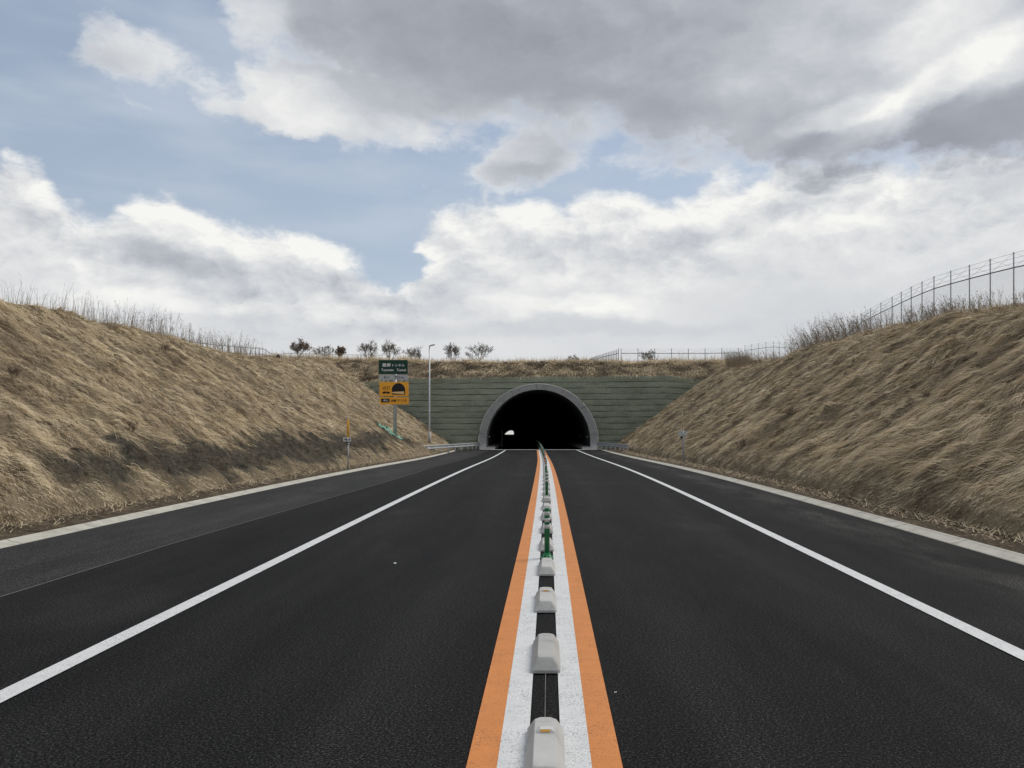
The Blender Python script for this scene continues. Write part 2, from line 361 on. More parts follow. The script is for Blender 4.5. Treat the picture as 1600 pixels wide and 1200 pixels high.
class MB:
    def __init__(s): s.bm = bmesh.new()
    def box(s, c, d, rz=0, bevel=0, rx=0, ry=0):
        r = bmesh.ops.create_cube(s.bm, size=1); vs = r['verts']
        bmesh.ops.scale(s.bm, vec=d, verts=vs)
        if bevel:
            es = list({e for v in vs for e in v.link_edges})
            b = bmesh.ops.bevel(s.bm, geom=es, offset=bevel, segments=2, affect='EDGES', profile=.5)
            vs = list({v for f in b['faces'] for v in f.verts} | {v for v in vs if v.is_valid})
        mt = Matrix.Translation(c) @ Matrix.Rotation(rz, 4, 'Z') @ Matrix.Rotation(rx, 4, 'X') @ Matrix.Rotation(ry, 4, 'Y')
        bmesh.ops.transform(s.bm, matrix=mt, verts=vs); return s
    def tube(s, pts, rad, seg=8, cap=True):
        pts = [Vector(p) for p in pts]
        if isinstance(rad, (int, float)): rad = [rad] * len(pts)
        rings = []
        for i, p in enumerate(pts):
            d = (pts[min(i + 1, len(pts) - 1)] - pts[max(i - 1, 0)]).normalized()
            a = d.orthogonal().normalized() if abs(d.z) < .99 else Vector((1, 0, 0)); b = d.cross(a).normalized(); a = b.cross(d)
            rings.append([s.bm.verts.new(p + (a * math.cos(t) + b * math.sin(t)) * rad[i]) for t in [2 * math.pi * k / seg for k in range(seg)]])
        for r0, r1 in zip(rings, rings[1:]):
            for k in range(seg): s.bm.faces.new((r0[k], r0[(k + 1) % seg], r1[(k + 1) % seg], r1[k]))
        if cap: s.bm.faces.new(rings[0][::-1]); s.bm.faces.new(rings[-1])
        return s
    def prism(s, poly, y0, y1, off=(0, 0, 0)):
        """poly in xz, extruded along y"""
        a = [s.bm.verts.new((x + off[0], y0 + off[1], z + off[2])) for x, z in poly]
        b = [s.bm.verts.new((x + off[0], y1 + off[1], z + off[2])) for x, z in poly]
        s.bm.faces.new(a[::-1]); s.bm.faces.new(b)
        for i in range(len(poly)):
            j = (i + 1) % len(poly); s.bm.faces.new((a[i], a[j], b[j], b[i]))
        return s
    def loft(s, rings, close=True, caps=True):
        rr = [[s.bm.verts.new(p) for p in r] for r in rings]; n = len(rr[0])
        for r0, r1 in zip(rr, rr[1:]):
            for k in range(n if close else n - 1): s.bm.faces.new((r0[k], r0[(k + 1) % n], r1[(k + 1) % n], r1[k]))
        if caps and close: s.bm.faces.new(rr[0][::-1]); s.bm.faces.new(rr[-1])
        return s
    def build(s, name, m, parent=None, smooth_=False):
        bmesh.ops.recalc_face_normals(s.bm, faces=s.bm.faces)
        me = bpy.data.meshes.new(name); s.bm.to_mesh(me); s.bm.free(); me.materials.append(m)
        if smooth_:
            for p in me.polygons: p.use_smooth = True
        o = bpy.data.objects.new(name, me); C.objects.link(o); o.parent = parent; return o
def text_mesh(name, body, size, m, parent, x, z, y, width=None, align='CENTER', bold=0.0, height=None):
    """lettering as real geometry in the local xz plane, facing -y, fitted into width x height, centred at (x, z)"""
    c = bpy.data.curves.new(name, 'FONT'); c.body = body; c.size = 1; c.extrude = .0; c.offset = bold; c.resolution_u = 3
    o = bpy.data.objects.new(name, c); C.objects.link(o)
    dg = bpy.context.evaluated_depsgraph_get(); me = bpy.data.meshes.new_from_object(o.evaluated_get(dg))
    bpy.data.objects.remove(o); bpy.data.curves.remove(c)
    co = np.empty(len(me.vertices) * 3); me.vertices.foreach_get('co', co); co = co.reshape(-1, 3)
    mn, mx = co.min(0), co.max(0); cen = (mn + mx) / 2
    sc = size if height is None else height / (mx[1] - mn[1])
    sxx = width / (mx[0] - mn[0]) if width else sc
    out = np.zeros_like(co); out[:, 0] = (co[:, 0] - cen[0]) * sxx + x; out[:, 2] = (co[:, 1] - cen[1]) * sc + z; out[:, 1] = y
    me.vertices.foreach_set('co', out.astype(np.float32).ravel()); me.update()
    me.materials.clear(); me.materials.append(m)
    ob = bpy.data.objects.new(name, me); C.objects.link(ob); ob.parent = parent; return ob
def clone(o, parent=None):
    c = o.copy(); C.objects.link(c); c.parent = parent
    for ch in list(o.children): clone(ch, c)
    return c

# ------------------------------------------------------------------ numpy gradient noise
_perm = np.random.default_rng(3).permutation(4096)
_gr = np.random.default_rng(4).uniform(0, 2 * np.pi, 4096)
def pn(x, y, seed=0):
    xi = np.floor(x).astype(np.int64); yi = np.floor(y).astype(np.int64); xf = x - xi; yf = y - yi
    u = xf ** 3 * (xf * (xf * 6 - 15) + 10); v = yf ** 3 * (yf * (yf * 6 - 15) + 10)
    def g(i, j, dx, dy):
        h = _perm[(_perm[(i + seed * 71) & 4095] + j) & 4095]; a = _gr[h]
        return np.cos(a) * dx + np.sin(a) * dy
    n00 = g(xi, yi, xf, yf); n10 = g(xi + 1, yi, xf - 1, yf); n01 = g(xi, yi + 1, xf, yf - 1); n11 = g(xi + 1, yi + 1, xf - 1, yf - 1)
    return (n00 * (1 - u) + n10 * u) * (1 - v) + (n01 * (1 - u) + n11 * u) * v
def fbm(x, y, o=4, seed=0, gain=.5):
    s = 0; a = 1.
    for k in range(o): s = s + a * pn(x * 2 ** k, y * 2 ** k, seed + k); a *= gain
    return s

# ------------------------------------------------------------------ course of the road
YS = np.arange(-120, 4001, 1.)
def track(pts, sig=6):
    p = np.array(pts, float); v = np.interp(YS, p[:, 0], p[:, 1])
    k = np.exp(-.5 * (np.arange(-3 * sig, 3 * sig + 1) / sig) ** 2); k /= k.sum()
    return np.convolve(np.pad(v, 3 * sig, mode='edge'), k, 'valid')
_c = track([(-120, -.02), (15, -.02), (30, -.08), (50, -.25), (81, -.75), (110, -1.5), (150, -3.0), (220, -6.7), (390, -16.2), (586, -27.2), (830, -39.7), (1000, -48.), (4000, -200)])
_z = track([(-120, 0), (20, 0), (30, -.05), (40, -.15), (50, -.31), (60, -.42), (81, -.58), (150, -.64), (220, -1.9), (300, -4.), (390, -5.7), (500, -6.5), (600, -6.6), (830, -6.), (1000, -7), (4000, -7)])
def cx(y): return np.interp(y, YS, _c)
def z0(y): return np.interp(y, YS, _z)
def tab(p):
    a = track(p, 4); return lambda y: np.interp(y, YS, a)
toeL = tab([(-120, 8.7), (60, 8.75), (84, 9.45), (200, 9.45)])       # distance of the slope's toe from x = 0
toeR = tab([(-120, 6.95), (60, 6.7), (84, 6.7), (200, 6.7)])
mR = tab([(-120, 1.5), (40, 1.5), (84, 1.37), (200, 1.37)]); mL = tab([(-120, 1.5), (200, 1.5)])
ZL = tab([(-120, 4.0), (8, 4.6), (18, 5.2), (27, 5.72), (35, 5.75), (47, 5.68), (55, 6.1), (66, 6.9), (85, 8.4), (92, 9.0), (200, 16)])
ZR = tab([(-120, 3.0), (8, 3.7), (18, 4.5), (26, 5.45), (35, 6.15), (41, 6.5), (47, 6.6), (52, 6.55), (61, 6.3), (75, 6.6), (85, 7.9), (92, 8.8), (200, 16)])
def smin(a, b, k=.45):
    h = np.clip(.5 + .5 * (b - a) / k, 0, 1); return b * (1 - h) + a * h - k * h * (1 - h)
WALLY = 84.6
def walltop(x): return np.interp(x, [-30, -19.5, -14, 0, 12, 16.3, 30], [5.9, 6.1, 6.62, 6.75, 6.88, 6.45, 6.2])
def hum(x, y, a=1.):
    """wind-combed hummocks running down the slope"""
    s = np.abs(x) * np.where(x < 0, 1.55, 1.); side = np.where(x < 0, 0., 37.)
    wa = fbm(s * .25 + side, y * .25, 2, 20) * 1.6
    h = fbm((y + wa) / 1.1 + side, (s + .35 * y) / 2.4, 3, 5) * .26 + fbm((y + wa * .4) / .46 + side, s / 1.15, 2, 9) * .085 + fbm(y / 7, s / 6, 2, 15) * .30
    ph = s / .85 + fbm(y / .75 + side, s / 1.6, 3, 25) * 1.5 + fbm(y / 3., s / 3., 2, 28) * 2.
    fr = ph - np.floor(ph); amp = np.clip(.45 + fbm(y / .9, s / 1.1, 2, 29) * 1.4, 0, 1.2)
    h = h + np.clip(fr / .14, 0, 1) * (1 - fr) * amp * np.where(x < 0, .21, .30)
    h = h - np.abs(fbm((y + wa) / 2.0 + side, s / 2.2, 2, 31)) * .10
    return h * a
def H(x, y, rough=True):
    x = np.asarray(x, float); y = np.asarray(y, float)
    zz = z0(y); left = x < 0
    t = np.where(left, -x - toeL(y), x - toeR(y)); m = np.where(left, mL(y), mR(y))
    s = zz + .10 + np.where(t > 0, np.minimum(t / .14, 1) * np.where(left, .14, .24) + t / m, t * 1.2)
    far = np.clip((y - 92) / 1., 0, None)
    mid = 8.45 + .072 * np.minimum(far, 110) - .02 * np.clip(far - 110, 0, 600)
    zc = np.where(y < 84.6, np.where(left, ZL(y), ZR(y)),
                  np.where(y < 92, np.interp(np.clip(x, -30, 30), [-20, -12, 12, 18], [0, 0, 0, 0]) +
                           np.where(x < -16, ZL(y), np.where(x > 16, ZR(y), 8.45 + (np.clip((np.abs(x) - 12) / 4, 0, 1)) * (np.where(left, ZL(y), ZR(y)) - 8.45))), mid))
    tc_ = (zc - zz) * m
    zc = zc + .03 * np.clip(t - tc_, 0, 25)
    b = s
    hill = y >= WALLY - 1e-6
    up = walltop(x) + (y - WALLY) / 1.7
    b = np.where(hill, np.maximum(s, up), b)
    r = smin(b, zc, .5)
    if rough:
        edge_ = np.clip(t / .6, 0, 1) * np.where(hill, np.clip((y - WALLY) / .8, .25, 1), 1)
        edge_ = np.where(hill, np.clip((y - WALLY) / .8, .1, 1), edge_)
        r = r + hum(x, y) * edge_ * np.clip(1.3 - np.clip(t - 30, 0, None) / 100, .3, 1)
    return r
def bare(x, y):
    """1 where the turf is missing and dark soil shows (low on the left slope)"""
    t = -x - toeL(y); hgt = t / 1.5
    up_ = np.interp(y, [0, 12, 15, 20, 26, 33, 45, 58, 64], [.3, .5, .95, 1.2, 1.2, 1.35, 1.35, 1.6, .3])
    lo_ = np.interp(y, [0, 12, 15, 20, 26, 33, 45, 58, 64], [.2, .1, .1, .08, .05, .10, .25, .65, .3])
    n = fbm(x / 1.1 + 5, y / 1.4, 5, 50, .65) * 1.0
    b = np.clip((np.minimum(hgt - lo_, up_ - hgt) + n * .55) * 4, 0, 1) * np.clip((y - 15.2) / 1.5, 0, 1) * (y < 64)
    b = b * np.clip(1.2 - np.abs(fbm(x / 3, y / 3.5, 2, 60)) * .9, 0, 1)
    n2 = fbm(x / 1.1, y / 1.5, 3, 77)
    b2 = np.clip((n2 - .36) * 5, 0, 1) * np.clip((hgt - 2.2) / .6, 0, 1) * np.clip((34 - y) / 5, 0, 1)
    n3 = np.clip((fbm(x / 1.4 + 9, y / 1.8, 3, 87) - .50) * 5, 0, 1)
    return np.where(x < 0, np.maximum(np.maximum(b, b2 * .7), n3 * .6), n3 * .35)

def grid(name, X, Y, Z, m, parent=None, uv=None, keep=None, attr=None, smooth_=True, flip=False):
    ny, nx = X.shape; idx = np.arange(ny * nx).reshape(ny, nx)
    f = np.stack([idx[:-1, :-1], idx[:-1, 1:], idx[1:, 1:], idx[1:, :-1]], -1).reshape(-1, 4)
    if keep is not None: f = f[keep.ravel()]
    if flip: f = f[:, ::-1]
    return mesh_np(name, np.stack([X, Y, Z], -1).reshape(-1, 3), f, m, parent, None if uv is None else np.stack(uv, -1).reshape(-1, 2), attr, smooth_)

# ------------------------------------------------------------------ the ground
rows = np.concatenate([np.arange(-60, 4, 2.), np.arange(4, 30, .13), np.arange(30, 55, .2), np.arange(55, 84.5, .3), [84.6]])
offs = np.concatenate([[-.3, -.12], np.arange(0, 13.6, .14), np.arange(14, 22, .5), [24, 28, 35, 50, 80, 150, 300, 700, 1500, 2500]])
for side, nm in ((-1, 'left_embankment'), (1, 'right_embankment')):
    Yg, Og = np.meshgrid(rows, offs, indexing='ij')
    tt = (toeL if side < 0 else toeR)(Yg); Xg = side * (tt + Og)
    Zg = H(Xg, Yg)
    o = grid(nm, Xg, Yg, Zg, thatch, attr=('bare', bare(Xg, Yg).ravel()), flip=side < 0)
    tag(o, 'grassy cutting slope beside the road', kind='structure')
rows2 = np.concatenate([[84.6, 84.75, 84.9, 85.1], np.arange(85.3, 94, .2), np.arange(94, 110, .6), np.arange(110, 230, 4), [260, 320, 400, 500, 650, 829]])
cols2 = np.concatenate([[-2500, -1200, -500, -250, -120, -80, -60, -50], np.arange(-42, 42, .22), [42, 50, 60, 80, 120, 250, 500, 1200, 2500]])
Yg, Xg = np.meshgrid(rows2, cols2, indexing='ij')
tag(grid('hill', Xg, Yg, H(Xg, Yg), thatch, attr=('bare', bare(Xg, Yg).ravel() * .5)), 'grass covered hill over the tunnel', kind='structure')
# land beyond the far mouth of the tunnel
far_r = np.array([829., 900, 1200, 2000, 4000, 8000]); Yg, Xg = np.meshgrid(far_r, np.array([-8000., -2000, -400, 400, 2000, 8000]), indexing='ij')
tag(grid('far_ground', Xg, Yg, np.full_like(Xg, -7.15), pale_ground), 'pale open ground beyond the tunnel', kind='structure')

def strip(name, o0, o1, y0, y1, dz, m, kind='structure', parent=None, step=2., n=1, dash=None, zf=None):
    ys = np.arange(y0, y1 + 1e-6, step); us = np.linspace(0, 1, n + 1)
    Yg, Ug = np.meshgrid(ys, us, indexing='ij')
    a = o0(Yg) if callable(o0) else o0; b = o1(Yg) if callable(o1) else o1
    O = a + (b - a) * Ug
    X = cx(Yg) + O; Z = z0(Yg) + dz + (zf(Ug) if zf else 0)
    o = grid(name, X, Yg, Z, m, uv=(O, Yg), smooth_=False, parent=parent)
    if kind: o['kind'] = kind
    return o
WL = lambda y: -np.interp(y, [-120, 50, 84, 90, 4000], [7.65, 7.6, 8.0, 5.6, 5.6])
WR = lambda y: np.interp(y, [-120, 60, 84, 90, 4000], [5.87, 5.87, 5.9, 5.3, 5.3])
strip('road', WL, WR, -60, 83, 0, asphalt, n=4)
strip('threshold_strip', -5.6, 5.3, 82.99, 83.39, .009, mat('threshold_concrete', (.20, .20, .195), .85, build=b_concrete((.22, .22, .21), 3)), step=.4)
strip('tunnel_road', WL, WR, 82.9, 862, -.003, mat('painted_shade_asphalt', (.010, .010, .0105), .95, spec=.02))  # tunnel darkness put into the colour: road asphalt painted near black from the portal on
SE = lambda y: -np.interp(y, [-120, 12, 25, 50, 84], [5.44, 5.44, 5.05, 4.9, 4.9])
strip('road_shoulder', WL, SE, -60, 82, .004, asphalt_old, n=2)
strip('shoulder_joint_line', lambda y: SE(y) - .012, lambda y: SE(y) + .008, -60, 34, .007, mat('joint_line_paint', (.16, .155, .15), .9))
strip('white_edge_line', -3.50, -3.34, -60, 83, .008, white_paint)
o_ = strip('white_edge_line', 3.46, 3.62, -60, 83, .008, white_paint)
strip('orange_centre_line', -.39, -.237, -60, 83.2, .008, orange_paint)
strip('orange_centre_line', .237, .39, -60, 83.2, .008, orange_paint)
strip('white_centre_line', -.237, -.085, -60, 83.2, .0084, white_paint)
strip('white_centre_line', .085, .237, -60, 83.2, .0084, white_paint)
strip('chalk_guide_line', -.002, .003, -20, 6, .0082, mat('chalk', (.20, .20, .19), .9, build=b_paint((.22, .22, .215), .50)))
# kerbs: gently rising concrete gutter with a step at the back
def kerb(name, side, w0, y1):
    prof = [(0, .010), (.015, .016), (.17, .050), (.20, .066), (.235, .070), (.245, .060), (.245, -.1)]
    ys = np.arange(-60, y1, 2.); rr = []
    V_ = []; UV = []
    for y in ys:
        for (u, h) in prof:
            off = w0(y) + side * u; V_.append((cx(y) + off, y, z0(y) + h)); UV.append((u, y))
    n = len(prof); F = []
    for i in range(len(ys) - 1):
        for k in range(n - 1):
            q = (i * n + k, i * n + k + 1, (i + 1) * n + k + 1, (i + 1) * n + k); F.append(q if side > 0 else q[::-1])
    o = mesh_np(name, V_, F, kerb_mat, uvs=UV); return tag(o, kind='structure')
kerb('left_kerb', -1, WL, 79); kerb('right_kerb', 1, WR, 82)
# dirt verges between kerb and slope
for side, w, toe, nm in ((-1, WL, toeL, 'left_verge'), (1, WR, toeR, 'right_verge')):
    ys = np.concatenate([np.arange(-60, 6, 2.), np.arange(6, 84.5, .25)]); us = np.linspace(0, 1, 9)
    Yg, Ug = np.meshgrid(ys, us, indexing='ij')
    a = cx(Yg) + w(Yg) + side * .243; b = side * (toe(Yg) + .12)
    X = a + (b - a) * Ug
    Z = z0(Yg) + .052 + .05 * Ug + (fbm(X * 2.2, Yg * 2.2, 4, 91) * .07 + .02) * np.clip(Ug * 4, 0, 1)
    tag(grid(nm, X, Yg, Z, soil, flip=side < 0), kind='structure')

# ------------------------------------------------------------------ grass
def blades(x, y, length, width, lift, ang, tone, grow=0.0, segs=3):
    """ribbons lying down the slope; ang = deviation from the fall line, grow = how much they stand up"""
    n = len(x); e = .25
    z = H(x, y); hx = (H(x + e, y, False) - H(x - e, y, False)) / (2 * e); hy = (H(x, y + e, False) - H(x, y - e, False)) / (2 * e)
    hy = np.clip(hy, -.6, .6); hx = np.clip(hx, -.8, .8)
    nrm = np.stack([-hx, -hy, np.ones(n)], -1); nrm /= np.linalg.norm(nrm, axis=1)[:, None]
    gx, gy = -hx, -hy; gl = np.hypot(gx, gy) + 1e-6
    flat = gl < .12
    gx = np.where(flat, rng.normal(0, 1, n), gx / gl); gy = np.where(flat, rng.normal(0, 1, n), gy / gl)
    gl2 = np.hypot(gx, gy); gx, gy = gx / gl2, gy / gl2
    ca, sa = np.cos(ang), np.sin(ang); dx, dy = gx * ca - gy * sa, gx * sa + gy * ca
    d = np.stack([dx, dy, hx * dx + hy * dy], -1); d /= np.linalg.norm(d, axis=1)[:, None]
    side = np.cross(d, nrm); tw = rng.uniform(-.9, .9, n)[:, None]; side = side * np.cos(tw) + nrm * np.sin(tw)
    root = np.stack([x, y, z - .01], -1)
    T = np.linspace(0, 1, segs + 1); Vv = np.empty((n, segs + 1, 2, 3), np.float32)
    curl = rng.normal(0, .12, n)
    for i, t in enumerate(T):
        hgt = lift * (1 - (1 - t * 1.35) ** 2 if False else np.sin(min(t * 1.25, 1.25) * math.pi / 1.45)) + grow * length * t
        p = root + d * (length * t * (1 - .3 * np.clip(grow, 0, 1)))[:, None] + nrm * hgt[:, None] if isinstance(hgt, np.ndarray) else root
        p = p + np.cross(nrm, d) * (curl * length * t * t)[:, None]
        ww = (width * (1 - .75 * t))[:, None] * .5
        Vv[:, i, 0] = p - side * ww; Vv[:, i, 1] = p + side * ww
    k = (segs + 1) * 2; base = (np.arange(n) * k)[:, None, None]
    q = np.array([[2 * i, 2 * i + 1, 2 * i + 3, 2 * i + 2] for i in range(segs)])[None]
    return Vv.reshape(-1, 3), (base + q).reshape(-1, 4), np.repeat(tone, k)
def grass(name, parts, m, label):
    vs, fs, ts, o = [], [], [], 0
    for v, f, t in parts: vs.append(v); fs.append(f + o); ts.append(t); o += len(v)
    ob = mesh_np(name, np.concatenate(vs), np.concatenate(fs), m, attr=('tone', np.concatenate(ts)))
    return tag(ob, label, 'grass', kind='stuff')
def slope_grass(side):
    parts = []
    bands = [(3, 14, 36, 22, .009, 1.0), (14, 24, 31, 22, .010, 1.0), (24, 38, 21, 18, .014, 1.0), (38, 58, 10, 14, .023, 1.15), (58, 84.5, 6, 11, .034, 1.25)]
    for (ya, yb, locks, per, wd, ls) in bands:
        span = 14.5 if side < 0 else 12.5
        if yb > 50: span += 3
        nl = int((yb - ya) * span * locks)
        ly = rng.uniform(ya, yb, nl); lt = rng.uniform(-.02, span, nl) if side < 0 else rng.uniform(-.05, span, nl)
        toe = (toeL if side < 0 else toeR)(ly); lx = side * (toe + lt)
        st = 1 if side < 0 else 1
        # shared direction field
        fa = fbm(ly / 1.6, lx / 2.2, 3, 41 + (side > 0)) * .95 + fbm(ly / 9, lx / 7, 2, 44) * .5 + rng.normal(0, .13, nl)
        fa = fa * (1. if side > 0 else .9) + (-.26 if side > 0 else 0)
        tn = .66 + fbm(ly / 2.6 + 3, lx / (3.2 if side > 0 else 2.0), 4, 61) * .42 + fbm(ly / .7, lx / (1.2 if side > 0 else .7), 2, 66) * .40 + rng.normal(0, .09, nl)
        if side > 0: tn = tn - .07
        br = bare(lx, ly)
        keep = rng.random(nl) > br * .68; ly, lx, fa, tn, br, lt = (a[keep] for a in (ly, lx, fa, tn, br, lt)); nl = len(ly)
        ll = rng.uniform(.30, .66, nl) * ls * (1 - .55 * br); lf = rng.uniform(.02, .11, nl) * (1 + .5 * fbm(ly / 1.2, lx / 1.2, 2, 71)) * (1 - .4 * br)
        if side > 0: lf = lf * 1.15; ll = ll * .88
        else: ll = ll * .68
        rep = lambda a: np.repeat(a, per)
        n = nl * per; sp = .13 * ls * math.sqrt(25 / locks) ** .6
        y_ = rep(ly) + rng.normal(0, sp, n); x_ = rep(lx) + rng.normal(0, sp * .8, n)
        tq = side * x_ - (toeL if side < 0 else toeR)(y_); x_ = np.where(tq < 0, x_ + side * (-tq + rng.uniform(0, .06, n)), x_)
        y_ = np.minimum(y_, 84.5)
        L_ = rep(ll) * rng.uniform(.6, 1.2, n); tq = np.abs(tq)
        L_ = np.where(tq < .55, L_ * (.25 + .6 * tq), L_)
        parts.append(blades(x_, y_, L_, wd * rng.uniform(.6, 1.3, n), rep(lf) * rng.uniform(.5, 1.3, n) * np.where(tq < .5, .35, 1.), rep(fa) + rng.normal(0, .20 if side > 0 else .34, n),
                            np.clip(rep(tn * (1 - .84 * br) + .015 * br) + rng.normal(0, .09, n), 0, 1)))
    return parts
grass('left_slope_grass', slope_grass(-1), blade_mat, 'straw coloured combed down dry grass with dark bare patches on the left cutting slope')
grass('right_slope_grass', slope_grass(1), blade_mat, 'thick wavy brown dry grass combed down the right cutting slope')
# hill over the tunnel, standing tufts along all crests
def hill_grass():
    parts = []
    n = 52000; y_ = rng.uniform(84.7, 94, n); x_ = rng.uniform(-34, 30, n)
    tn = .52 + fbm(x_ / 1.6, y_ / 1.2, 4, 81) * .55 + rng.normal(0, .1, n); b_ = np.clip(fbm(x_ / 2.2, y_ / 1.5, 3, 83) * 2.4, 0, 1) * (y_ < 90)
    tn = tn * (1 - .6 * b_)
    parts.append(blades(x_, y_, rng.uniform(.35, .8, n), rng.uniform(.03, .06, n), rng.uniform(.05, .2, n), rng.normal(0, .6, n), np.clip(tn, 0, 1)))
    n = 26000; y_ = rng.uniform(89, 97, n); x_ = rng.uniform(-32, 28, n)
    parts.append(blades(x_, y_, rng.uniform(.2, .55, n) * (1 + .5 * fbm(x_ / 1.5, y_ / 1.5, 2, 85)), rng.uniform(.025, .05, n), np.full(n, .05), rng.uniform(-3, 3, n), np.clip(.72 + rng.normal(0, .12, n), 0, 1), grow=rng.uniform(.8, 1.6, n)))
    return parts
grass('hill_grass', hill_grass(), blade_mat, 'shaggy dry grass on the hilltop above the tunnel mouth')
def crest_grass(side):
    n = 15000 if side < 0 else 20000
    y_ = np.concatenate([rng.uniform(14, 45, n // 2), rng.uniform(45, 92, n - n // 2)])
    zc = (ZL if side < 0 else ZR)(y_); m = mL(y_) if side < 0 else mR(y_); toe = (toeL if side < 0 else toeR)(y_)
    x_ = side * (toe + (zc - z0(y_)) * m + rng.normal(.9, .7, n))
    d = 1 + .9 * fbm(y_ / 2.2, x_ / 2, 3, 93); gsel = rng.random(n) < np.clip(d * .6, 0.1, 1)
    x_, y_, d = x_[gsel], y_[gsel], d[gsel]; n = len(x_)
    return [blades(x_, y_, rng.uniform(.10, .30, n) * np.clip(d, .4, 1.8), rng.uniform(.008, .022, n), np.full(n, .03), rng.uniform(-3, 3, n), np.clip(.62 + rng.normal(0, .12, n), 0, 1), grow=rng.uniform(.6, 1.5, n))]
grass('left_crest_grass', crest_grass(-1), blade_mat, 'short upright dry grass along the top edge of the left slope')
grass('right_crest_grass', crest_grass(1), blade_mat, 'short upright dry grass along the top edge of the right slope')
# ragged bits on the verge
def verge_bits(side):
    n = 9000; y_ = rng.uniform(6, 70, n) ; t = rng.beta(2.5, 1.2, n)
    w = WL(y_) if side < 0 else WR(y_); a = cx(y_) + w + side * .27; b = side * (toeL if side < 0 else toeR)(y_)
    x_ = a + (b - a) * t; L_ = rng.uniform(.05, .2, n); ang = rng.uniform(0, 6.28, n)
    z = z0(y_) + .085 + .05 * t; k = np.stack([x_, y_, z], -1); d = np.stack([np.cos(ang), np.sin(ang), rng.uniform(0, .5, n)], -1) * L_[:, None]
    s = np.stack([-np.sin(ang), np.cos(ang), np.zeros(n)], -1) * rng.uniform(.004, .01, n)[:, None]
    v = np.stack([k - s, k + s, k + d + s * .4, k + d - s * .4], 1).reshape(-1, 3); f = (np.arange(n) * 4)[:, None] + np.arange(4)[None]
    return [(v, f, np.repeat(np.clip(rng.normal(.48, .2, n), 0, 1), 4))]
grass('left_verge_straw', verge_bits(-1), blade_mat, 'scattered straw on the dirt strip behind the left kerb')
grass('right_verge_straw', verge_bits(1), blade_mat, 'scattered straw on the dirt strip behind the right kerb')

# tall dead weeds standing on the crests
def weeds(name, pts, label, wmul=1.0):
    V_, F = [], []
    def rib(a, b, w0_, w1_):
        d = b - a; s = Vector((d.z, 0, -d.x)); s = Vector((1, 0, 0)) if s.length < 1e-4 else s.normalized(); i = len(V_)
        V_.extend([a - s * w0_, a + s * w0_, b + s * w1_, b - s * w1_]); F.append((i, i + 1, i + 2, i + 3))
        s2 = Vector((0, 1, 0)); i = len(V_)
        V_.extend([a - s2 * w0_, a + s2 * w0_, b + s2 * w1_, b - s2 * w1_]); F.append((i, i + 1, i + 2, i + 3))
    for (x, y, z, h, lean, heads) in pts:
        w = random.uniform(.004, .0075) * wmul; p = Vector((x, y, z)); d = Vector((lean + random.gauss(0, .17), random.gauss(0, .1), 1)).normalized()
        n = 4
        for i in range(n):
            q = p + d * h / n; rib(p, q, w * (1 - i * .2), w * (1 - (i + 1) * .2)); 
            if i >= 1 or heads > 1:
                for k in range(random.randint(1, 3) if heads else random.randint(0, 1)):
                    a = p + (q - p) * random.random(); b = a + Vector((random.uniform(-1, 1) + lean, random.uniform(-1, 1), random.uniform(.6, 1.8))).normalized() * h * random.uniform(.08, .2)
                    rib(a, b, w * .5, w * .3)
                    if heads and random.random() < .6:
                        for r in range(3): rib(b, b + Vector((random.uniform(-.3, .3) + lean, random.uniform(-.3, .3), random.uniform(.1, .5))) * .12, w * .9, w * .3)
            p = q; d = (d + Vector((lean * .35 + random.gauss(0, .06), random.gauss(0, .06), 0))).normalized()
    o = mesh_np(name, [tuple(v) for v in V_], F, weed_mat); return tag(o, label, 'weeds', kind='stuff')
def crest_pt(side, y, extra):
    zc = float((ZL if side < 0 else ZR)(y)); m = float((mL if side < 0 else mR)(y)); toe = float((toeL if side < 0 else toeR)(y))
    x = side * (toe + (zc - float(z0(y))) * m + extra); return x, y, float(H(np.array([x]), np.array([y]))[0]) - .03
def weed_pts(side, spans):
    out = []
    for (ya, yb, n, h0, h1, lean, heads) in spans:
        cl_ = [random.uniform(ya, yb) for _ in range(max(3, n // 14))]
        for _ in range(n):
            y = random.gauss(random.choice(cl_), (yb - ya) * .05 + .25)
            if not ya < y < yb: y = random.uniform(ya, yb)
            out.append((*crest_pt(side, y, random.uniform(-.2, 2.2)), random.uniform(h0, h1), lean, heads))
    return out
weeds('left_crest_weeds', weed_pts(-1, [(24, 28, 40, .5, 1.2, .02, 0), (28, 36, 210, .6, 1.3, .03, 0), (36, 52, 300, .6, 1.4, .02, 1), (52, 90, 240, .4, 1.0, 0, 0)]), 'thin grey dead weed stalks standing along the skyline of the left slope', 1.15)
weeds('right_crest_weeds', weed_pts(1, [(26, 31, 90, .3, .8, -.05, 1), (33, 38.5, 330, .4, 1.0, -.12, 2), (41, 46, 130, .6, 1.3, -.15, 1), (46, 58, 620, .8, 1.85, -.28, 2), (58, 72, 200, .4, 1.1, -.2, 1), (72, 86, 520, .9, 1.7, -.12, 2)]), 'tall feathery dead weeds leaning left along the skyline of the right slope', 1.15)
hp = []
for _ in range(520):
    x = random.uniform(-28, 24); y = random.uniform(91, 98); hp.append((x, y, float(H(np.array([x]), np.array([y]))[0]), random.uniform(.3, .95) * (1.7 if x > 14 else 1), .0, random.choice((0, 0, 1))))
weeds('hilltop_weeds', hp, 'sparse dry stalks along the hilltop above the tunnel', 1.6)

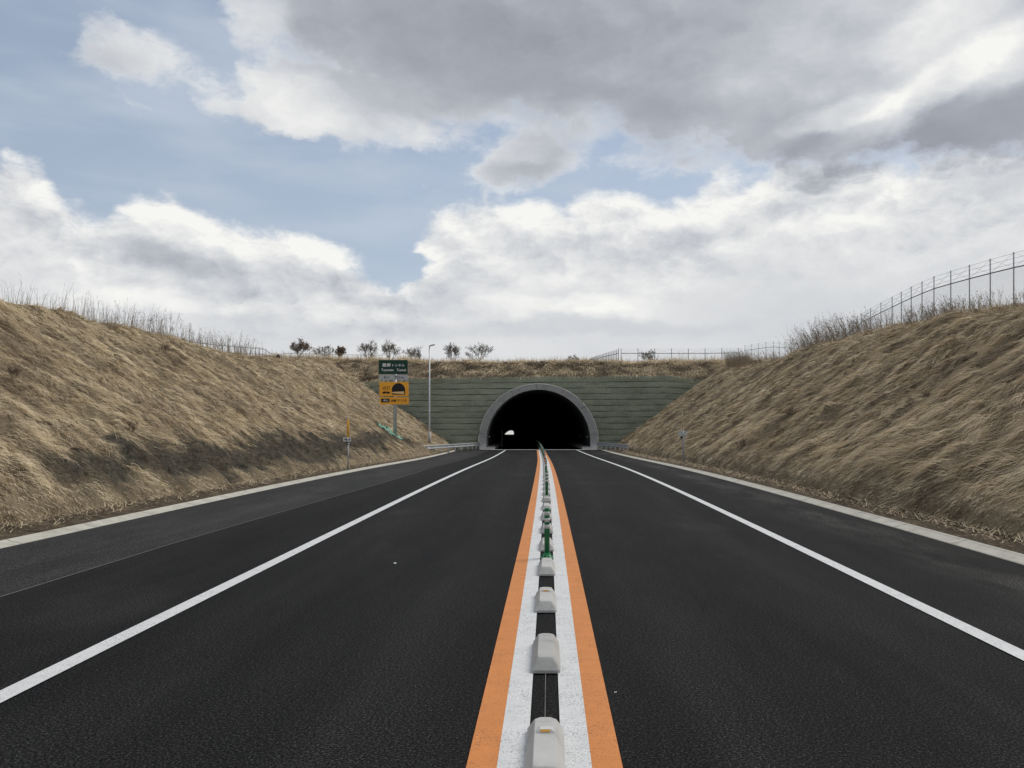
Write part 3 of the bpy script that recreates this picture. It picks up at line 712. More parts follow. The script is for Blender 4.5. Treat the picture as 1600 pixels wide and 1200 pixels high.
# ------------------------------------------------------------------ retaining wall of the portal
CXP = -1.0; ZP = float(z0(82.9))        # portal axis and road level there
RI, RO = 5.2, 5.93; AZ = ZP + .80       # arch radii and centre height
NC = 13
def build_wall():
    xs = np.arange(-24, 21, .14); lev = []
    for c in range(NC):
        for k, (f, o) in enumerate(((0.0, -.10), (.045, .02), (.09, .05), (.5, .062), (.93, .05), (.975, .02))): lev.append((c + f, o, k))
    lev = np.array(lev); cnt = len(lev)
    h0 = ZP - .35; X = np.tile(xs, (cnt, 1)); Lc = lev[:, 0][:, None]
    top = walltop(X); Z = h0 + (top + .05 - h0) * Lc / NC
    cc = np.floor(Lc + 1e-6)
    wob = fbm(X * .35, cc * 3.7, 3, 7) * .07 + fbm(X * 1.6, cc * 5.1, 2, 8) * .03
    Z = Z + wob * np.where((lev[:, 2] <= 1) | (lev[:, 2] == 5), 1, .6)[:, None]
    bul = fbm(X * .9, Lc * 2.2, 3, 11) * .05
    opn = np.clip(.55 + fbm(X * .30, cc * 2.9, 3, 17) * 1.3, .12, 1)
    Y = 83.85 + .62 * Lc / NC - lev[:, 1][:, None] * np.where(lev[:, 2] == 0, opn.T.T if False else 1, 1)[:, None] * np.where((lev[:, 2] == 0)[:, None], opn * 1.6, 1) - bul * np.where((lev[:, 2] == 0)[:, None], 0, 1)
    xm = (X[:-1, :-1] + X[1:, 1:]) / 2; zm = (Z[:-1, :-1] + Z[1:, 1:]) / 2
    keep = ((xm - CXP) ** 2 + (np.maximum(zm - AZ, 0)) ** 2 > 5.55 ** 2)
    o = grid('retaining_wall', X, Y, Z, geotextile, keep=keep, smooth_=False)
    return tag(o, 'dark green geotextile retaining wall in horizontal layers around the tunnel mouth', 'retaining wall')
build_wall()

# ------------------------------------------------------------------ tunnel
tun = empty('tunnel', (CXP, 83.6, ZP), label='arched concrete road tunnel mouth with a dark interior', cat='tunnel')
def arc(r, n=48, rv=None):
    rv = rv or r; a = [(r * math.cos(t), .80 + rv * math.sin(t)) for t in [math.pi * k / n for k in range(n + 1)]]
    return [(r, -.25)] + a + [(-r, -.25)]
def collar():
    mb = MB(); bm = mb.bm; i = arc(RI); o = arc(RO, rv=5.71)
    def ring(p, y): return [bm.verts.new((x, y, z)) for x, z in p]
    ym, y0_, y1_ = -.72, -.70, 1.5
    A = ring(i, ym); Bq = ring(o, y0_); Cq = ring(o, y1_); Dq = ring(i, y1_)
    # a slim chamfered lip at the outer edge
    n = len(A)
    for p, q in ((A, Bq), (Bq, Cq), (Dq, A)):
        for k in range(n - 1): bm.faces.new((p[k], p[k + 1], q[k + 1], q[k]))
    return mb.build('portal_collar', collar_mat, tun)
collar()
# pour joints on the collar
for a in (8, 38, 64, 92, 118, 146, 172):
    t = R(a); m = MB(); rm = (RI + RO) / 2
    m.box((rm * math.cos(t), -.7125, .80 + (rm - .1) * math.sin(t)), (.66, .006, .03), ry=-t)
    m.build('pour_joint', seam_dark, tun)
# pale line along the collar edge: its lit top side put into the colour
m = MB(); pr = arc(RO + .05, rv=5.76)[1:-1]; m.tube([(x, -.68, z) for x, z in pr], .05, 6); m.build('lit_collar_edge', mat('painted_lit_edge', (.55, .54, .51), .8), tun, True)
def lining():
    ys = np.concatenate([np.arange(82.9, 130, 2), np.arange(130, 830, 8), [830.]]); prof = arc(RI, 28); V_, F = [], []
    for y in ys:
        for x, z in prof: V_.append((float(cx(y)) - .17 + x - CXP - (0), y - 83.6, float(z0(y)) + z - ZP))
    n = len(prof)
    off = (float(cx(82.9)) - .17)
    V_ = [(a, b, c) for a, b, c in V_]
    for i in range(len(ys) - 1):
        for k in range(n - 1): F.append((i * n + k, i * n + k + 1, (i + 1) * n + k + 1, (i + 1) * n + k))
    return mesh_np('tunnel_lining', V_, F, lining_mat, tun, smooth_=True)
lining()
def walkway(side):
    ys = np.concatenate([np.arange(82.2, 130, 2), np.arange(130, 830, 8)]); V_, F = [], []
    for y in ys:
        c = float(cx(y)) - .17 - CXP; z = float(z0(y)) - ZP
        for u, h in ((RI + .02, .28), (RI - .80, .28), (RI - .82, .26), (RI - .82, 0)): V_.append((c + side * u, y - 83.6, z + h))
    for i in range(len(ys) - 1):
        for k in range(3): F.append((i * 4 + k, i * 4 + k + 1, i * 4 + k + 5, i * 4 + k + 4))
    i = len(V_); c = float(cx(82.2)) - .17 - CXP; z = float(z0(82.2)) - ZP
    for u, h in ((RI + .02, 0), (RI - .82, 0), (RI - .82, .28), (RI + .02, .28)): V_.append((c + side * u, 82.2 - 83.6, z + h))
    F.append((i, i + 1, i + 2, i + 3)); return mesh_np('walkway', V_, F, concrete, tun)
walkway(1); walkway(-1)
for (y, s) in ((86, -1), (98, -1), (110, -1), (122, -1), (86, 1), (98, 1)):
    m = MB(); c = float(cx(y)) - .17 - CXP; m.box((c + s * (RI - .12), y - 83.6, float(z0(y)) - ZP + 1.25), (.10, .04, .12), bevel=.01); m.build('wall_reflector', sign_white, tun)
m = MB(); m.tube([(-4.2, 9, .1), (-4.2, 9, 1.9)], .03); m.build('marker_pole', steel, tun)

# ------------------------------------------------------------------ divider blocks and delineator posts
ORD = ['first', 'second', 'third', 'fourth', 'fifth', 'sixth', 'seventh', 'eighth', 'ninth', 'tenth', 'eleventh', 'twelfth', 'thirteenth', 'fourteenth', 'fifteenth', 'sixteenth', 'seventeenth', 'eighteenth', 'nineteenth', 'twentieth']
TENS = {2: 'twenty', 3: 'thirty', 4: 'forty', 5: 'fifty'}
def ordn(i):
    if i <= 20: return ORD[i - 1]
    t, u = divmod(i, 10)
    return {20: 'twentieth', 30: 'thirtieth', 40: 'fortieth', 50: 'fiftieth'}[i] if u == 0 else TENS[t] + ' ' + ORD[u - 1]
def make_block(refl):
    root = empty('divider_block', (0, 0, 0)); m = MB()
    def oct_(hx, y0_, y1_, c, z): return [(-hx, y0_ + c * .4, z), (-hx + c * .4, y0_, z), (hx - c * .4, y0_, z), (hx, y0_ + c * .4, z), (hx, y1_ - c, z), (hx - c, y1_, z), (-hx + c, y1_, z), (-hx, y1_ - c, z)]
    m.loft([oct_(.098, 0, .80, .035, 0), oct_(.100, 0, .80, .035, .020), oct_(.098, .004, .796, .035, .024), oct_(.060, .072, .745, .03, .088), oct_(.055, .080, .738, .028, .092)])
    m.build('block', block_mat, root)
    if refl:
        m = MB(); m.loft([[(-.052, .50, .090), (.052, .50, .090), (.045, .60, .090), (-.045, .60, .090)], [(-.047, .503, .097), (.047, .503, .097), (.035, .57, .099), (-.035, .57, .099)], [(-.030, .512, .108), (.030, .512, .108), (.026, .56, .106), (-.026, .56, .106)]])
        rb = m.build('reflector_housing', band_white, root)
        m = MB(); m.box((0, .5058, .1015), (.050, .010, .011), rx=R(-38)); m.build('reflector', amber, rb)
    return root
pitch = 1.858; nblk = 58
protos = {True: make_block(True), False: make_block(False)}; used = set()
for i in range(nblk):
    y = 3.83 + i * pitch; rf = (i % 2 == 0)
    if y > 110: break
    if rf not in used: o = protos[rf]; used.add(rf)
    else: o = clone(protos[rf])
    ang = -math.atan((float(cx(y + 1)) - float(cx(y))))
    o.location = (float(cx(y)) + (.0 if i else .0) + random.uniform(-.004, .004), y, float(z0(y)) + .0086); o.rotation_euler = (0, 0, ang + random.uniform(-.008, .008))
    tag(o, f'{ordn(i + 1)} pale concrete lane divider block counted from the camera' + (', with amber reflector' if rf else ', no reflector'), 'divider block', 'concrete blocks along the centre of the road')
def make_post(colm, basem):
    root = empty('delineator_post', (0, 0, 0)); r = .034
    m = MB(); m.tube([(0, 0, .05), (0, 0, .625), (0, 0, .64), (0, 0, .645)], [r, r, r * .9, r * .6], 16); m.build('post', colm, root, True)
    for z in (.58, .495, .41):
        m = MB(); m.tube([(0, 0, z - .028), (0, 0, z + .022)], r + .0018, 16); m.build('reflective_band', band_white, root, True)
    m = MB(); m.tube([(0, 0, 0), (0, 0, .012), (0, 0, .045), (0, 0, .07)], [.088, .084, .048, .040], 12); bs = m.build('base', basem, root)
    for k in range(8):
        a = R(22.5 + k * 45); m = MB(); m.box((.068 * math.cos(a), .068 * math.sin(a), .031), (.014, .014, .012), rz=a, ry=R(38)); m.build('bolt_hole', sign_black, bs)
    return root
gp = make_post(green_plastic, green_light); rp = make_post(red_plastic, red_plastic)
py = [10.72, 20.0, 29.3, 39.8, 48.2] + [52 + 3.716 * k for k in range(20)]
first = True; gi = 0
for i, y in enumerate(py):
    red = i == 3
    if red: o = rp
    elif first: o = gp; first = False
    else: o = clone(gp)
    o.location = (float(cx(y)) + (.0 if i else .004), y, float(z0(y)) + .006)
    if red: tag(o, 'only red delineator post among the green ones on the centre line', 'delineator post', 'delineator posts along the centre of the road')
    else:
        gi += 1; tag(o, f'{ordn(gi)} green delineator post with white bands counted from the camera', 'delineator post', 'delineator posts along the centre of the road')

# ------------------------------------------------------------------ tunnel name and warning boards
sg = empty('tunnel_sign', (-10.7, 57.8, float(H(np.array([-10.7]), np.array([57.8]))[0]) - .1), label='tall roadside sign with green tunnel name board over two orange boards on grey pole', cat='road sign')
gz = sg.location.z
PX = 57.8 / 1295
def sx_(px): return (px - 857) * PX + 10.7
def sz_(py_): return CAMZ + (667 - py_) * PX - gz
MONO_B = []
def board(name, x0, x1, y0, y1, m, edge=None, tilt=0):
    cxx = (sx_(x0) + sx_(x1)) / 2; cz = (sz_(y0) + sz_(y1)) / 2; w = sx_(x1) - sx_(x0); h = sz_(y0) - sz_(y1)
    b = MB().box((cxx, -.16, cz), (w, .03, h), bevel=.008).build(name, m, sg)
    return b, cxx, cz, w, h
m = MB(); m.tube([(sx_(617.3), 0, -.2), (sx_(617.0), 0, sz_(566))], .125, 16); m.build('pole', steel, sg, True)
YF = -.178
b, bx_, bz_, w, h = board('name_board', 592.6, 637.6, 562.8, 584.8, sign_green)
def bordr(parent, x, z, w, h, t, mm, inset=.04):
    q = MB(); w2, h2 = w - 2 * inset, h - 2 * inset
    q.box((x, YF, z + h2 / 2), (w2, .004, t)); q.box((x, YF, z - h2 / 2), (w2, .004, t)); q.box((x - w2 / 2, YF, z), (t, .004, h2 - t)); q.box((x + w2 / 2, YF, z), (t, .004, h2 - t))
    q.build('border', mm, parent)
text_mesh('lettering', '豊郷', 1, sign_white, b, sx_(604.6), sz_(570.6), YF, width=13.2 * PX, height=5.6 * PX, bold=.015)
text_mesh('lettering', 'トンネル', 1, sign_white, b, sx_(623.3), sz_(571.0), YF, width=19 * PX, height=4.2 * PX, bold=.012)
text_mesh('lettering', 'Toyosato', 1, sign_white, b, sx_(606.2), sz_(578.8), YF, width=19.5 * PX, height=4.9 * PX, bold=.012)
text_mesh('lettering', 'Tunnel', 1, sign_white, b, sx_(627.8), sz_(578.3), YF, width=14.5 * PX, height=4.0 * PX, bold=.012)
b, bx_, bz_, w, h = board('length_board', 593.2, 638.2, 586.0, 593.6, sign_grey)
text_mesh('lettering', '長さ', 1, sign_black, b, sx_(604.6), sz_(589.9), YF, width=9 * PX, height=3.8 * PX, bold=.01)
text_mesh('lettering', '751m', 1, sign_black, b, sx_(624.2), sz_(589.9), YF, width=14.5 * PX, height=4.0 * PX, bold=.014)
m = MB()
for px in (599.5, 607.3, 627.5, 635.5): m.box((sx_(px), -.115, (sz_(564) + sz_(631)) / 2), (.045, .05, sz_(564) - sz_(631)))
m.build('mounting_bar', steel, sg)
for py_ in (570, 580, 602, 613, 626):
    m = MB().box((sx_(617), -.06, sz_(py_)), (2.0, .05, .06)); m.build('mounting_bracket', steel, sg)
b, bx_, bz_, w, h = board('warning_board', 593.6, 639.0, 597.0, 619.0, sign_orange)
text_mesh('lettering', '点灯', 1, sign_black, b, sx_(604.3), sz_(606.3), YF, width=12.6 * PX, height=5.4 * PX, bold=.01)
# tunnel pictogram: black arch with the lit strip of a head lamp beam
m = MB(); ax, az_ = 623.3, 609.6; rr_ = 10.5
pl = [(sx_(ax + rr_ * math.cos(t)), sz_(az_ - rr_ * math.sin(t) * 1.02)) for t in [math.pi * k / 24 for k in range(25)]] + [(sx_(ax - rr_), sz_(616.7)), (sx_(ax + rr_), sz_(616.7))]
m.prism(pl, YF - .002, YF + .002); m.build('tunnel_pictogram', sign_black, b)
m = MB(); m.prism([(sx_(ax - rr_ + .4), sz_(612.6)), (sx_(ax + rr_ - 1.6), sz_(611.6)), (sx_(ax + rr_ - 1.6), sz_(616.0)), (sx_(ax - rr_ + .4), sz_(614.6))], YF - .005, YF - .003); m.build('beam_pictogram', mat('sign_beam', (.85, .55, .25), .5), b)
m = MB(); cp = [(597.9, 614.2), (598.4, 612.6), (600.6, 612.0), (602.2, 610.6), (606.3, 610.6), (608.0, 612.2), (610.0, 612.8), (610.6, 614.3), (608.9, 614.4), (608.1, 615.7), (606.6, 615.7), (605.9, 614.5), (602.3, 614.5), (601.5, 615.7), (600.0, 615.7), (599.2, 614.5)]
m.prism([(sx_(a), sz_(b_)) for a, b_ in cp], YF - .002, YF + .002); m.build('car_pictogram', sign_black, b)
m = MB(); m.prism([(sx_(a), sz_(b_)) for a, b_ in ((602.8, 611.2), (605.9, 611.2), (607.0, 612.4), (601.7, 612.4))], YF - .005, YF - .003); m.build('car_window_pictogram', sign_orange, b)
b, bx_, bz_, w, h = board('radio_board', 594.0, 639.4, 620.6, 632.0, sign_orange)
m = MB().box((sx_(602.9), YF, sz_(625.9)), (13.2 * PX, .004, 5.8 * PX)); m.build('arrow_panel', sign_black, b)
text_mesh('arrow_mark', '◀((', 1, band_white, b, sx_(603.2), sz_(625.9), YF - .004, width=9.5 * PX, height=3.9 * PX, bold=.01)
text_mesh('lettering', 'AM', 1, sign_black, b, sx_(615.4), sz_(626.0), YF, width=8.4 * PX, height=4.2 * PX, bold=.03)
text_mesh('lettering', 'ラジオ', 1, sign_black, b, sx_(628.6), sz_(626.0), YF, width=15.4 * PX, height=4.2 * PX, bold=.012)

# ------------------------------------------------------------------ lamp post
lx, ly = -.1436 * 68, 68.; lz = float(H(np.array([lx]), np.array([ly]))[0])
lp = empty('lamp_post', (lx, ly, lz), label='tall slim grey lamp post behind the left guard rail', cat='lamp post')
topz = CAMZ + (667 - 540) * ly / 1295 - lz
MB().tube([(0, 0, -.2), (0, 0, 1.0), (0, 0, topz)], [.085, .07, .045], 12).build('pole', steel, lp, True)
MB().tube([(0, 0, -.05), (0, 0, .9)], .10, 12).build('pole_base', post_steel, lp, True)
MB().tube([(0, 0, topz - .02), (.12, 0, topz + .02)], .035, 8).build('arm', steel, lp, True)
MB().box((.24, 0, topz + .04), (.42, .22, .09), bevel=.03, ry=R(-12)).build('lamp_head', post_steel, lp)
MB().box((.25, 0, topz - .009), (.30, .16, .01), ry=R(-12)).build('lens', band_white, lp)

# ------------------------------------------------------------------ kilometre marker (left) and marker seen from behind (right)
ky = 33.5; kx = -.2417 * ky; kz = float(z0(ky)) + .06; K = ky / 1295
km = empty('kilometre_post', (kx, ky, kz), label='roadside marker post with yellow top and two small number plates by the left kerb', cat='marker post')
def kz_(p): return CAMZ + (667 - p) * K - kz
def kx_(p): return (p - 544.2) * K
MB().tube([(0, 0, -.1), (0, 0, kz_(684))], .030, 10).build('pole', steel, km, True)
MB().tube([(0, 0, kz_(690)), (0, 0, kz_(656)), (0, 0, kz_(655))], [.045, .045, .02], 12).build('yellow_marker', yellow_plastic, km, True)
b = MB().box((kx_(543.2), -.06, kz_(686.6)), (12.2 * K, .012, 6.2 * K), bevel=.004).build('number_plate', sign_white, km)
text_mesh('lettering', '46.4', 1, sign_black, b, kx_(543.2), kz_(686.6), -.068, width=9.8 * K, height=3.8 * K, bold=.03)
b = MB().box((kx_(545.4), -.06, kz_(692.8)), (7.6 * K, .012, 4.8 * K), bevel=.004).build('number_plate', sign_black, km)
text_mesh('lettering', '-0', 1, sign_white, b, kx_(545.2), kz_(692.8), -.068, width=6 * K, height=3.6 * K, bold=.03)
MB().box((kx_(543.4), -.04, kz_(701)), (.07, .05, .09), bevel=.01).build('clamp', mat('clamp_plastic', (.35, .32, .42), .6), km)
ky = 39.5; kx = 210 / 1295 * ky; kz = float(z0(ky)) + .1; K = ky / 1295
kr = empty('snow_marker_pole', (kx, ky, kz), label='thin grey marker pole with plates facing away behind the right kerb', cat='marker post')
MB().tube([(.03, 0, -.1), (.02, 0, kz_(682)), (0, 0, kz_(681)), (0, 0, kz_(672))], [.042, .040, .034, .032], 10).build('pole', post_steel, kr, True)
MB().tube([(-.01, 0, kz_(674)), (-.02, 0, kz_(642))], .017, 8).build('marker_rod', mat('pale_marker', (.50, .43, .28), .6), kr, True)
MB().box((0, .055, kz_(677)), (13.4 * K, .01, 7.6 * K)).build('plate', band_white, kr)
MB().box((0, .040, kz_(674.4)), (12.8 * K, .02, 1.1 * K)).build('plate_rail', steel, kr)
MB().box((-.04, .03, kz_(683.3)), (4.6 * K, .03, 4 * K)).build('small_plate', sign_black, kr)

# ------------------------------------------------------------------ guard rails
def guardrail(pts, label, bury=0):
    p0 = Vector((*pts[0], 0)); z = float(z0(pts[0][1]))
    root = empty('guard_rail', (p0.x, p0.y, z), label=label, cat='guard rail', group='guard rails leading into the tunnel mouth')
    P = [Vector((a, b_, 0)) for a, b_ in pts]; seg = []; tot = 0
    for a, b_ in zip(P, P[1:]): seg.append((a, b_, (b_ - a).length)); tot += (b_ - a).length
    def at(s):
        for a, b_, l in seg:
            if s <= l + 1e-6: return a.lerp(b_, s / l), (b_ - a).normalized()
            s -= l
        return seg[-1][1], (seg[-1][1] - seg[-1][0]).normalized()
    prof = [(0, .155), (.02, .16), (.05, .13), (.055, .09), (.02, .05), (.012, 0), (.02, -.05), (.055, -.09), (.05, -.13), (.02, -.16), (0, -.155)]
    ss = np.linspace(0, tot, 26); rings = []
    for s in ss:
        p, d = at(float(s)); nrm = Vector((d.y, -d.x, 0)); nrm = -nrm if nrm.y > 0 else nrm
        if abs(nrm.y) < .02: pass
        zz = float(z0(p.y)) + .58 - z
        rings.append([(p.x - p0.x + nrm.x * u, p.y - p0.y + nrm.y * u, zz + v) for u, v in prof])
    mb = MB(); mb.loft(rings, close=True, caps=True); mb.build('beam', steel, root)
    n = int(tot // 2)
    for k in range(n + 1):
        p, d = at(.35 + k * (tot - .7) / n); q = p - p0; zz = float(z0(p.y)) - z
        MB().tube([(q.x - d.y * .0, q.y + .08, zz - .2), (q.x, q.y + .08, zz + .72)], .05, 8).build('post', steel, root, True)
        MB().box((q.x, q.y + .03, zz + .58), (.07, .07, .14)).build('bracket', post_steel, root)
    p, d = at(0.0); q = p - p0
    MB().box((q.x, q.y - .01, .58), (.06, .14, .36), bevel=.02).build('end_cap', steel, root)
    return root
guardrail([(-9.45, 60.5), (-8.6, 68), (-7.3, 76), (-6.75, 82.3)], 'long galvanised guard rail on the left of the tunnel mouth')
guardrail([(6.5, 67.5), (6.2, 72), (5.6, 77), (4.75, 82.3)], 'short galvanised guard rail on the right of the tunnel mouth')

# ------------------------------------------------------------------ fences
def fence(pts, label, hgt=2.0, sp=2.0, mesh_h=1.5, wires=3, netting=True, rails=(1.0,), rw=.022, pw=.026, arms=False, name='wire_fence'):
    P = []; 
    for (a, b_) in zip(pts, pts[1:]):
        n = max(1, round(math.dist(a, b_) / sp))
        for k in range(n): P.append((a[0] + (b_[0] - a[0]) * k / n, a[1] + (b_[1] - a[1]) * k / n))
    P.append(pts[-1]); Z = [float(v) for v in H(np.array([p[0] for p in P]), np.array([p[1] for p in P]), False)]
    k3 = np.convolve(np.pad(Z, 1, mode='edge'), [.25, .5, .25], 'valid'); Z = [float(v) for v in k3]
    ox, oy, oz = P[0][0], P[0][1], Z[0]
    root = empty(name, (ox, oy, oz), label=label, cat='fence', group='wire fences on the crests')
    T = [Vector((p[0] - ox, p[1] - oy, z - oz)) for p, z in zip(P, Z)]
    for i, t in enumerate(T):
        if i < 99: MB().tube([t + Vector((0, 0, -.35)), t + Vector((0, 0, hgt)), t + Vector((0, 0, hgt + .02))], [pw, pw, pw * .6], 8).build('post', post_steel, root, True)
    for rz_ in rails:
        MB().tube([t + Vector((0, 0, mesh_h * rz_)) for t in T], rw, 6).build('rail', rail_mat, root, True)
    if wires:
        m = MB()
        for k in range(wires): m.tube([t + Vector((0, 0, mesh_h + (hgt - mesh_h) * (k + 1) / wires - .03)) for t in T], .006, 4)
        for a, b_ in zip(T, T[1:]):
            m.tube([a + Vector((0, 0, mesh_h)), b_ + Vector((0, 0, hgt - .03))], .0045, 3, False)
            m.tube([a + Vector((0, 0, hgt - .03)), b_ + Vector((0, 0, mesh_h))], .0045, 3, False)
        m.build('barbed_wire', wire_mat, root)
    if netting:
        Vn, Fn = [], []; w = .0032 * (1 if T[-1].length < 70 else 1.6)
        for a, b_ in zip(T, T[1:]):
            l = (b_ - a).length; u = (b_ - a) / l; nst = int(l / .11)
            for k in range(-int(mesh_h / .11), nst):
                for sgn in (1, -1):
                    s0 = k * .11; pts_ = []
                    lo, hi = max(0, s0), min(l, s0 + mesh_h)
                    if hi <= lo: continue
                    z1, z2 = lo - s0, hi - s0
                    if sgn < 0: z1, z2 = mesh_h - z1, mesh_h - z2
                    A = a + u * lo + Vector((0, 0, z1)); Bv = a + u * hi + Vector((0, 0, z2)); s = Vector((0, 0, w)); i = len(Vn)
                    Vn += [tuple(A - s), tuple(A + s), tuple(Bv + s), tuple(Bv - s)]; Fn.append((i, i + 1, i + 2, i + 3))
        mesh_np('wire_netting', Vn, Fn, wire_mat, root)
    return root
fence([(16.9, 21.), (17.4, 31), (18.0, 38.7), (19.2, 46.3), (20, 53), (22, 62), (24.1, 78), (23.9, 88), (22.9, 96.6)], 'tall wire fence with barbed strands climbing along the right slope crest', hgt=2.35, mesh_h=1.78)
fence([(22.3, 97.2), (8.5, 97)], 'wire fence running across the hilltop right above the tunnel', sp=2.0, hgt=2.05, pw=.045, rw=.035)
fence([(8.2, 97), (8.9, 150), (10.2, 215)], 'wire fence receding away from its corner on the hilltop', sp=4.0, pw=.05, rw=.04)
fence([(-22.0, 46), (-25.5, 62), (-29, 82), (-32, 97)], 'low post and rail fence beyond the left slope crest', hgt=1.25, mesh_h=1.1, wires=1, netting=False, sp=2.6, pw=.035, rails=(1.0, .5))
fence([(-31, 97), (-19.0, 97.4)], 'low grey rail fence on the hilltop left of the tunnel sign', hgt=1.5, mesh_h=1.3, wires=0, netting=False, sp=3.0, pw=.035, rails=(1.0, .35))

# ------------------------------------------------------------------ trees and shrubs
def tree(name, x, y, h, spread, label, cat, group, seed, trunk=.35, leaves=0, m=bark, thick=1.0, z=None, levels=6, lean=0, base=.04):
    rmin = y * (.00010 if cat == 'tree' else .00009); rd = random.Random(seed); z = float(H(np.array([x]), np.array([y]), False)[0]) if z is None else z
    root = empty(name, (x, y, z - .05), label=label, cat=cat, group=group)
    tb = MB(); cb_ = MB(); lv = []
    def grow(p, d, l, r, lev, mb):
        pts = [p]; rs = [r]; q = p; n = 3
        for i in range(n):
            d = (d + Vector((rd.gauss(0, .12), rd.gauss(0, .12), .05))).normalized(); q = q + d * l / n; pts.append(q); rs.append(r * (1 - .35 * (i + 1) / n))
        rs = [max(q_, rmin) for q_ in rs]; mb.tube(pts, rs, 6 if lev > levels - 2 else 3, False)
        if lev == 0:
            if leaves:
                for _ in range(leaves): lv.append(q + Vector((rd.gauss(0, 1), rd.gauss(0, 1), rd.gauss(0, 1))) * h * .03)
            return
        nb = 3 if lev > 1 else 3
        for k in range(nb):
            a = rd.uniform(0, 2 * math.pi); ax = d.orthogonal().normalized(); ax.rotate(Matrix.Rotation(a, 3, d)); t = rd.uniform(.35, .75) * spread
            nd = (d * math.cos(t) + ax * math.sin(t)).normalized(); nd = (nd + Vector((0, 0, .05))).normalized(); st = pts[-1] if k == 0 else pts[rd.choice((1, 2, 3))]
            grow(st, nd, l * rd.uniform(.62, .85), rs[-1] * rd.uniform(.55, .75), lev - 1, cb_)
    r0 = h * base * thick
    tl = h * trunk
    tb.tube([(0, 0, 0), (lean * tl * .5, 0, tl * .5), (lean * tl, 0, tl)], [r0 * 1.2, r0 * .95, r0 * .85], 8, False)
    s = Vector((lean * tl, 0, tl))
    for k in range(4):
        a = k * math.pi / 2 + rd.uniform(-.4, .4); t = rd.uniform(.25, .8) * spread
        grow(s - Vector((0, 0, tl * rd.uniform(0, .35))), Vector((math.cos(a) * math.sin(t), math.sin(a) * math.sin(t), math.cos(t))), h * .26, r0 * .6, levels - 1, cb_)
    tb.build('trunk', m, root, True); c = cb_.build('crown', m, root, False)
    # scale the crown to the wanted height
    zs = [v.co.z for v in c.data.vertices]; f = h / max(zs)
    root.scale = (f * .98, f * .98, f)
    if leaves:
        Vn, Fn = [], []
        for p in lv:
            i = len(Vn); s = h * .016; a = Vector((rd.gauss(0, 1), rd.gauss(0, 1), rd.gauss(0, 1))).normalized() * s; b_ = a.orthogonal().normalized() * s
            Vn += [tuple(p - a - b_), tuple(p + a - b_), tuple(p + a + b_), tuple(p - a + b_)]; Fn.append((i, i + 1, i + 2, i + 3))
        mesh_np('withered_leaves', Vn, Fn, dead_leaf, root)
    return root
def ptree(px, d, ytop, ybase, **k):
    x = (px - 857) / 1295 * d; h = (ybase - ytop) / 1295 * d; z = CAMZ + (667 - ybase) / 1295 * d
    zt = float(H(np.array([x]), np.array([d]), False)[0]); return tree(x=x, y=d, h=h + max(0, z - zt), z=zt, **k)
TG = 'bare trees on the skyline'
ptree(466, 130, 528, 556, name='tree', spread=1.0, label='dark tree with withered brown leaves, leftmost on the skyline', cat='tree', group=TG, seed=1, leaves=1, base=.035)
ptree(505, 175, 538, 560, name='tree', spread=1.0, label='faint thin bare tree between the two brown leaved trees', cat='tree', group=TG, seed=2, base=.02)
ptree(530, 160, 540, 560, name='tree', spread=.9, label='small round tree with rusty brown leaves left of the tunnel sign', cat='tree', group=TG, seed=3, leaves=2, base=.03)
ptree(575, 165, 530, 561, name='tree', spread=.85, label='bare bushy tree just left of the tunnel sign', cat='tree', group=TG, seed=4, base=.03, trunk=.2)
ptree(609, 165, 529, 562, name='tree', spread=.85, label='bare tree standing right above the green tunnel name board', cat='tree', group=TG, seed=5, base=.035, trunk=.2)
ptree(645, 190, 540, 562, name='tree', spread=1.0, label='faint bare sapling between the tunnel sign and the lamp post', cat='tree', group=TG, seed=6, base=.018, trunk=.2)
ptree(708, 170, 534, 562, name='tree', spread=.85, label='bare many stemmed tree next right of the lamp post', cat='tree', group=TG, seed=7, base=.022, trunk=.12)
ptree(749, 165, 533, 563, name='tree', spread=1.15, label='wide flat topped bare tree above the left of the tunnel arch', cat='tree', group=TG, seed=8, base=.03, trunk=.25)
ptree(1013, 110, 544, 569, name='tree', spread=1.15, label='dark bare bush behind the hilltop fence right of the tunnel', cat='tree', group=TG, seed=9, base=.03, trunk=.1)
ptree(895, 180, 552, 564, name='tree', spread=1.0, label='tiny bare shrub on the skyline above the tunnel arch', cat='tree', group=TG, seed=10, base=.03, trunk=.1)
def slope_pt(px, py_, side):
    rx_ = (px - 857) / 1295; rz_ = (667 - py_) / 1295
    for d in np.arange(8, 90, .1):
        if float(H(np.array([rx_ * d]), np.array([d]))[0]) > CAMZ + rz_ * d: return rx_ * d, d
    return rx_ * 40, 40
SG = 'bare shrubs on the slopes'
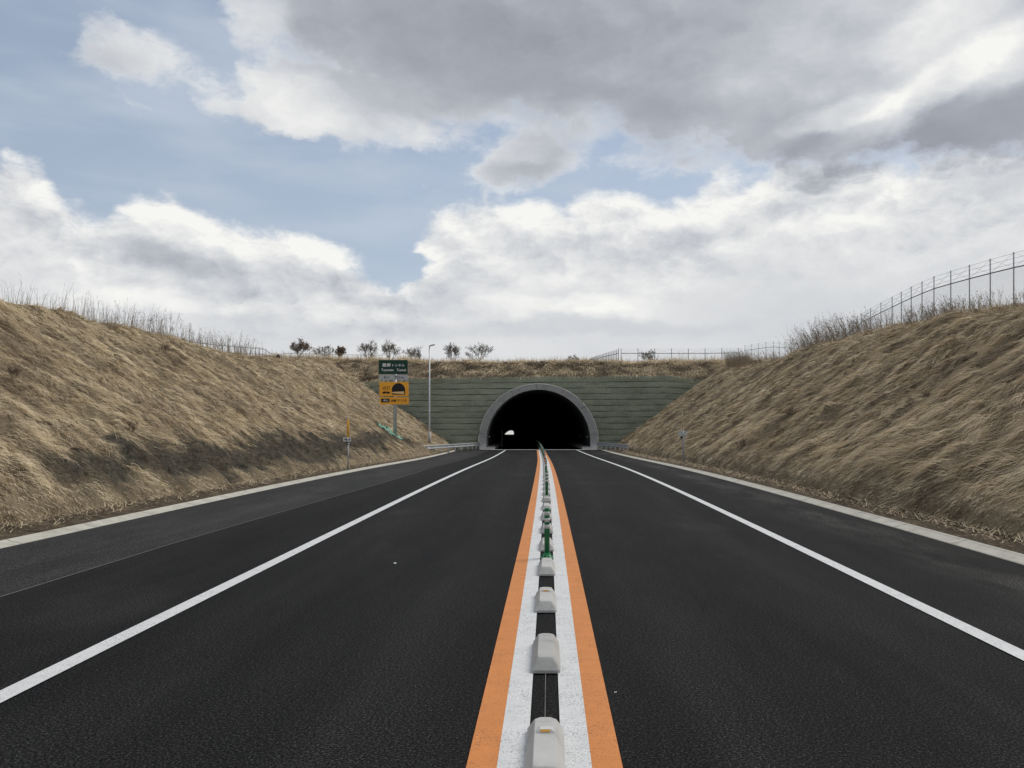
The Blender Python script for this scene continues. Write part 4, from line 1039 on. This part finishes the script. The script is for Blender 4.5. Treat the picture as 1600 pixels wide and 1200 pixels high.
for (px, py_, hpx, lab, sd, sp, th, lv) in (
    (207, 684, 26, 'small reddish twiggy sapling halfway up the left slope', 31, .8, .7, 0),
    (257, 550, 20, 'dark little shrub near the top of the left slope', 32, 1.0, .6, 0),
    (20, 610, 30, 'pale thin twigs near the left edge of the photo', 33, 1.0, .5, 0),
    (435, 563, 14, 'small twig bush at the left crest before the fence', 37, 1.0, .8, 0),
    (1243, 640, 22, 'dense dark tangled bush on the right slope', 34, 1.2, 1.0, 1),
    (1448, 628, 20, 'dark brushwood lying near the middle of the right slope', 35, 1.3, .8, 0),
    (1338, 562, 18, 'leafless twig high on the right slope', 36, .9, .7, 0),
    (1160, 700, 22, 'low dark twigs on the lower right slope near the marker pole', 38, 1.3, .7, 0),
    (1490, 480, 26, 'dark thorny shrub at the foot of the right crest fence', 39, 1.1, .7, 0)):
    x, d = slope_pt(px, py_, 1 if px > 857 else -1)
    tree('bare_shrub', x, d, hpx / 1295 * d, sp, lab, 'shrub', SG, sd, trunk=.15, leaves=lv, m=red_twig, levels=5, base=.012, thick=th)

# ------------------------------------------------------------------ mint green netting on the bank by the sign
def netting():
    A = slope_pt(590, 664, -1); Bp = slope_pt(629, 688, -1)
    n = 34; k = 12; V_, F = [], []
    for i in range(n + 1):
        f = i / n; x = A[0] + (Bp[0] - A[0]) * f; y = A[1] + (Bp[1] - A[1]) * f
        for j in range(k + 1):
            g = j / k - .5; wd = 2.1 * (math.sin(math.pi * min(1, f * 1.05 + .04)) ** .6 + .12) * (1 + .3 * math.sin(f * 9))
            xx = x - .15 * g; yy = y + wd * g
            V_.append((xx, yy, float(H(np.array([xx]), np.array([yy]))[0]) + .16 + .10 * float(fbm(np.array([f * 9.]), np.array([g * 5.]), 3, 99)[0]) - .25 * abs(g) ** 2))
    for i in range(n):
        for j in range(k): a = i * (k + 1) + j; F.append((a, a + k + 1, a + k + 2, a + 1))
    o = mesh_np('erosion_netting', V_, F, mint_net); tag(o, 'crumpled mint green netting laid on the slope at the foot of the tunnel sign', 'netting')
    sm = o.modifiers.new('thick', 'SOLIDIFY'); sm.thickness = .03
netting()
# scraps on the carriageway
for (px, py_, s, lab) in ((617, 882, .028, 'tiny white scrap on the dark left lane'), (962, 1086, .010, 'tiny pale fleck on the right lane close to the camera')):
    d = CAMZ * 1295 / (py_ - 667); x = (px - 857) / 1295 * d
    m = MB(); n = 7; m.bm.faces.new([m.bm.verts.new((x + math.cos(k * 6.283 / n) * s * random.uniform(.5, 1.1), d + math.sin(k * 6.283 / n) * s * random.uniform(.4, 1.3), .012 + random.uniform(0, .008))) for k in range(n)])
    r = bmesh.ops.extrude_face_region(m.bm, geom=list(m.bm.faces)); bmesh.ops.translate(m.bm, vec=(0, 0, .003), verts=[v for v in r['geom'] if isinstance(v, bmesh.types.BMVert)])
    tag(m.build('litter_scrap', paper), lab, 'litter')
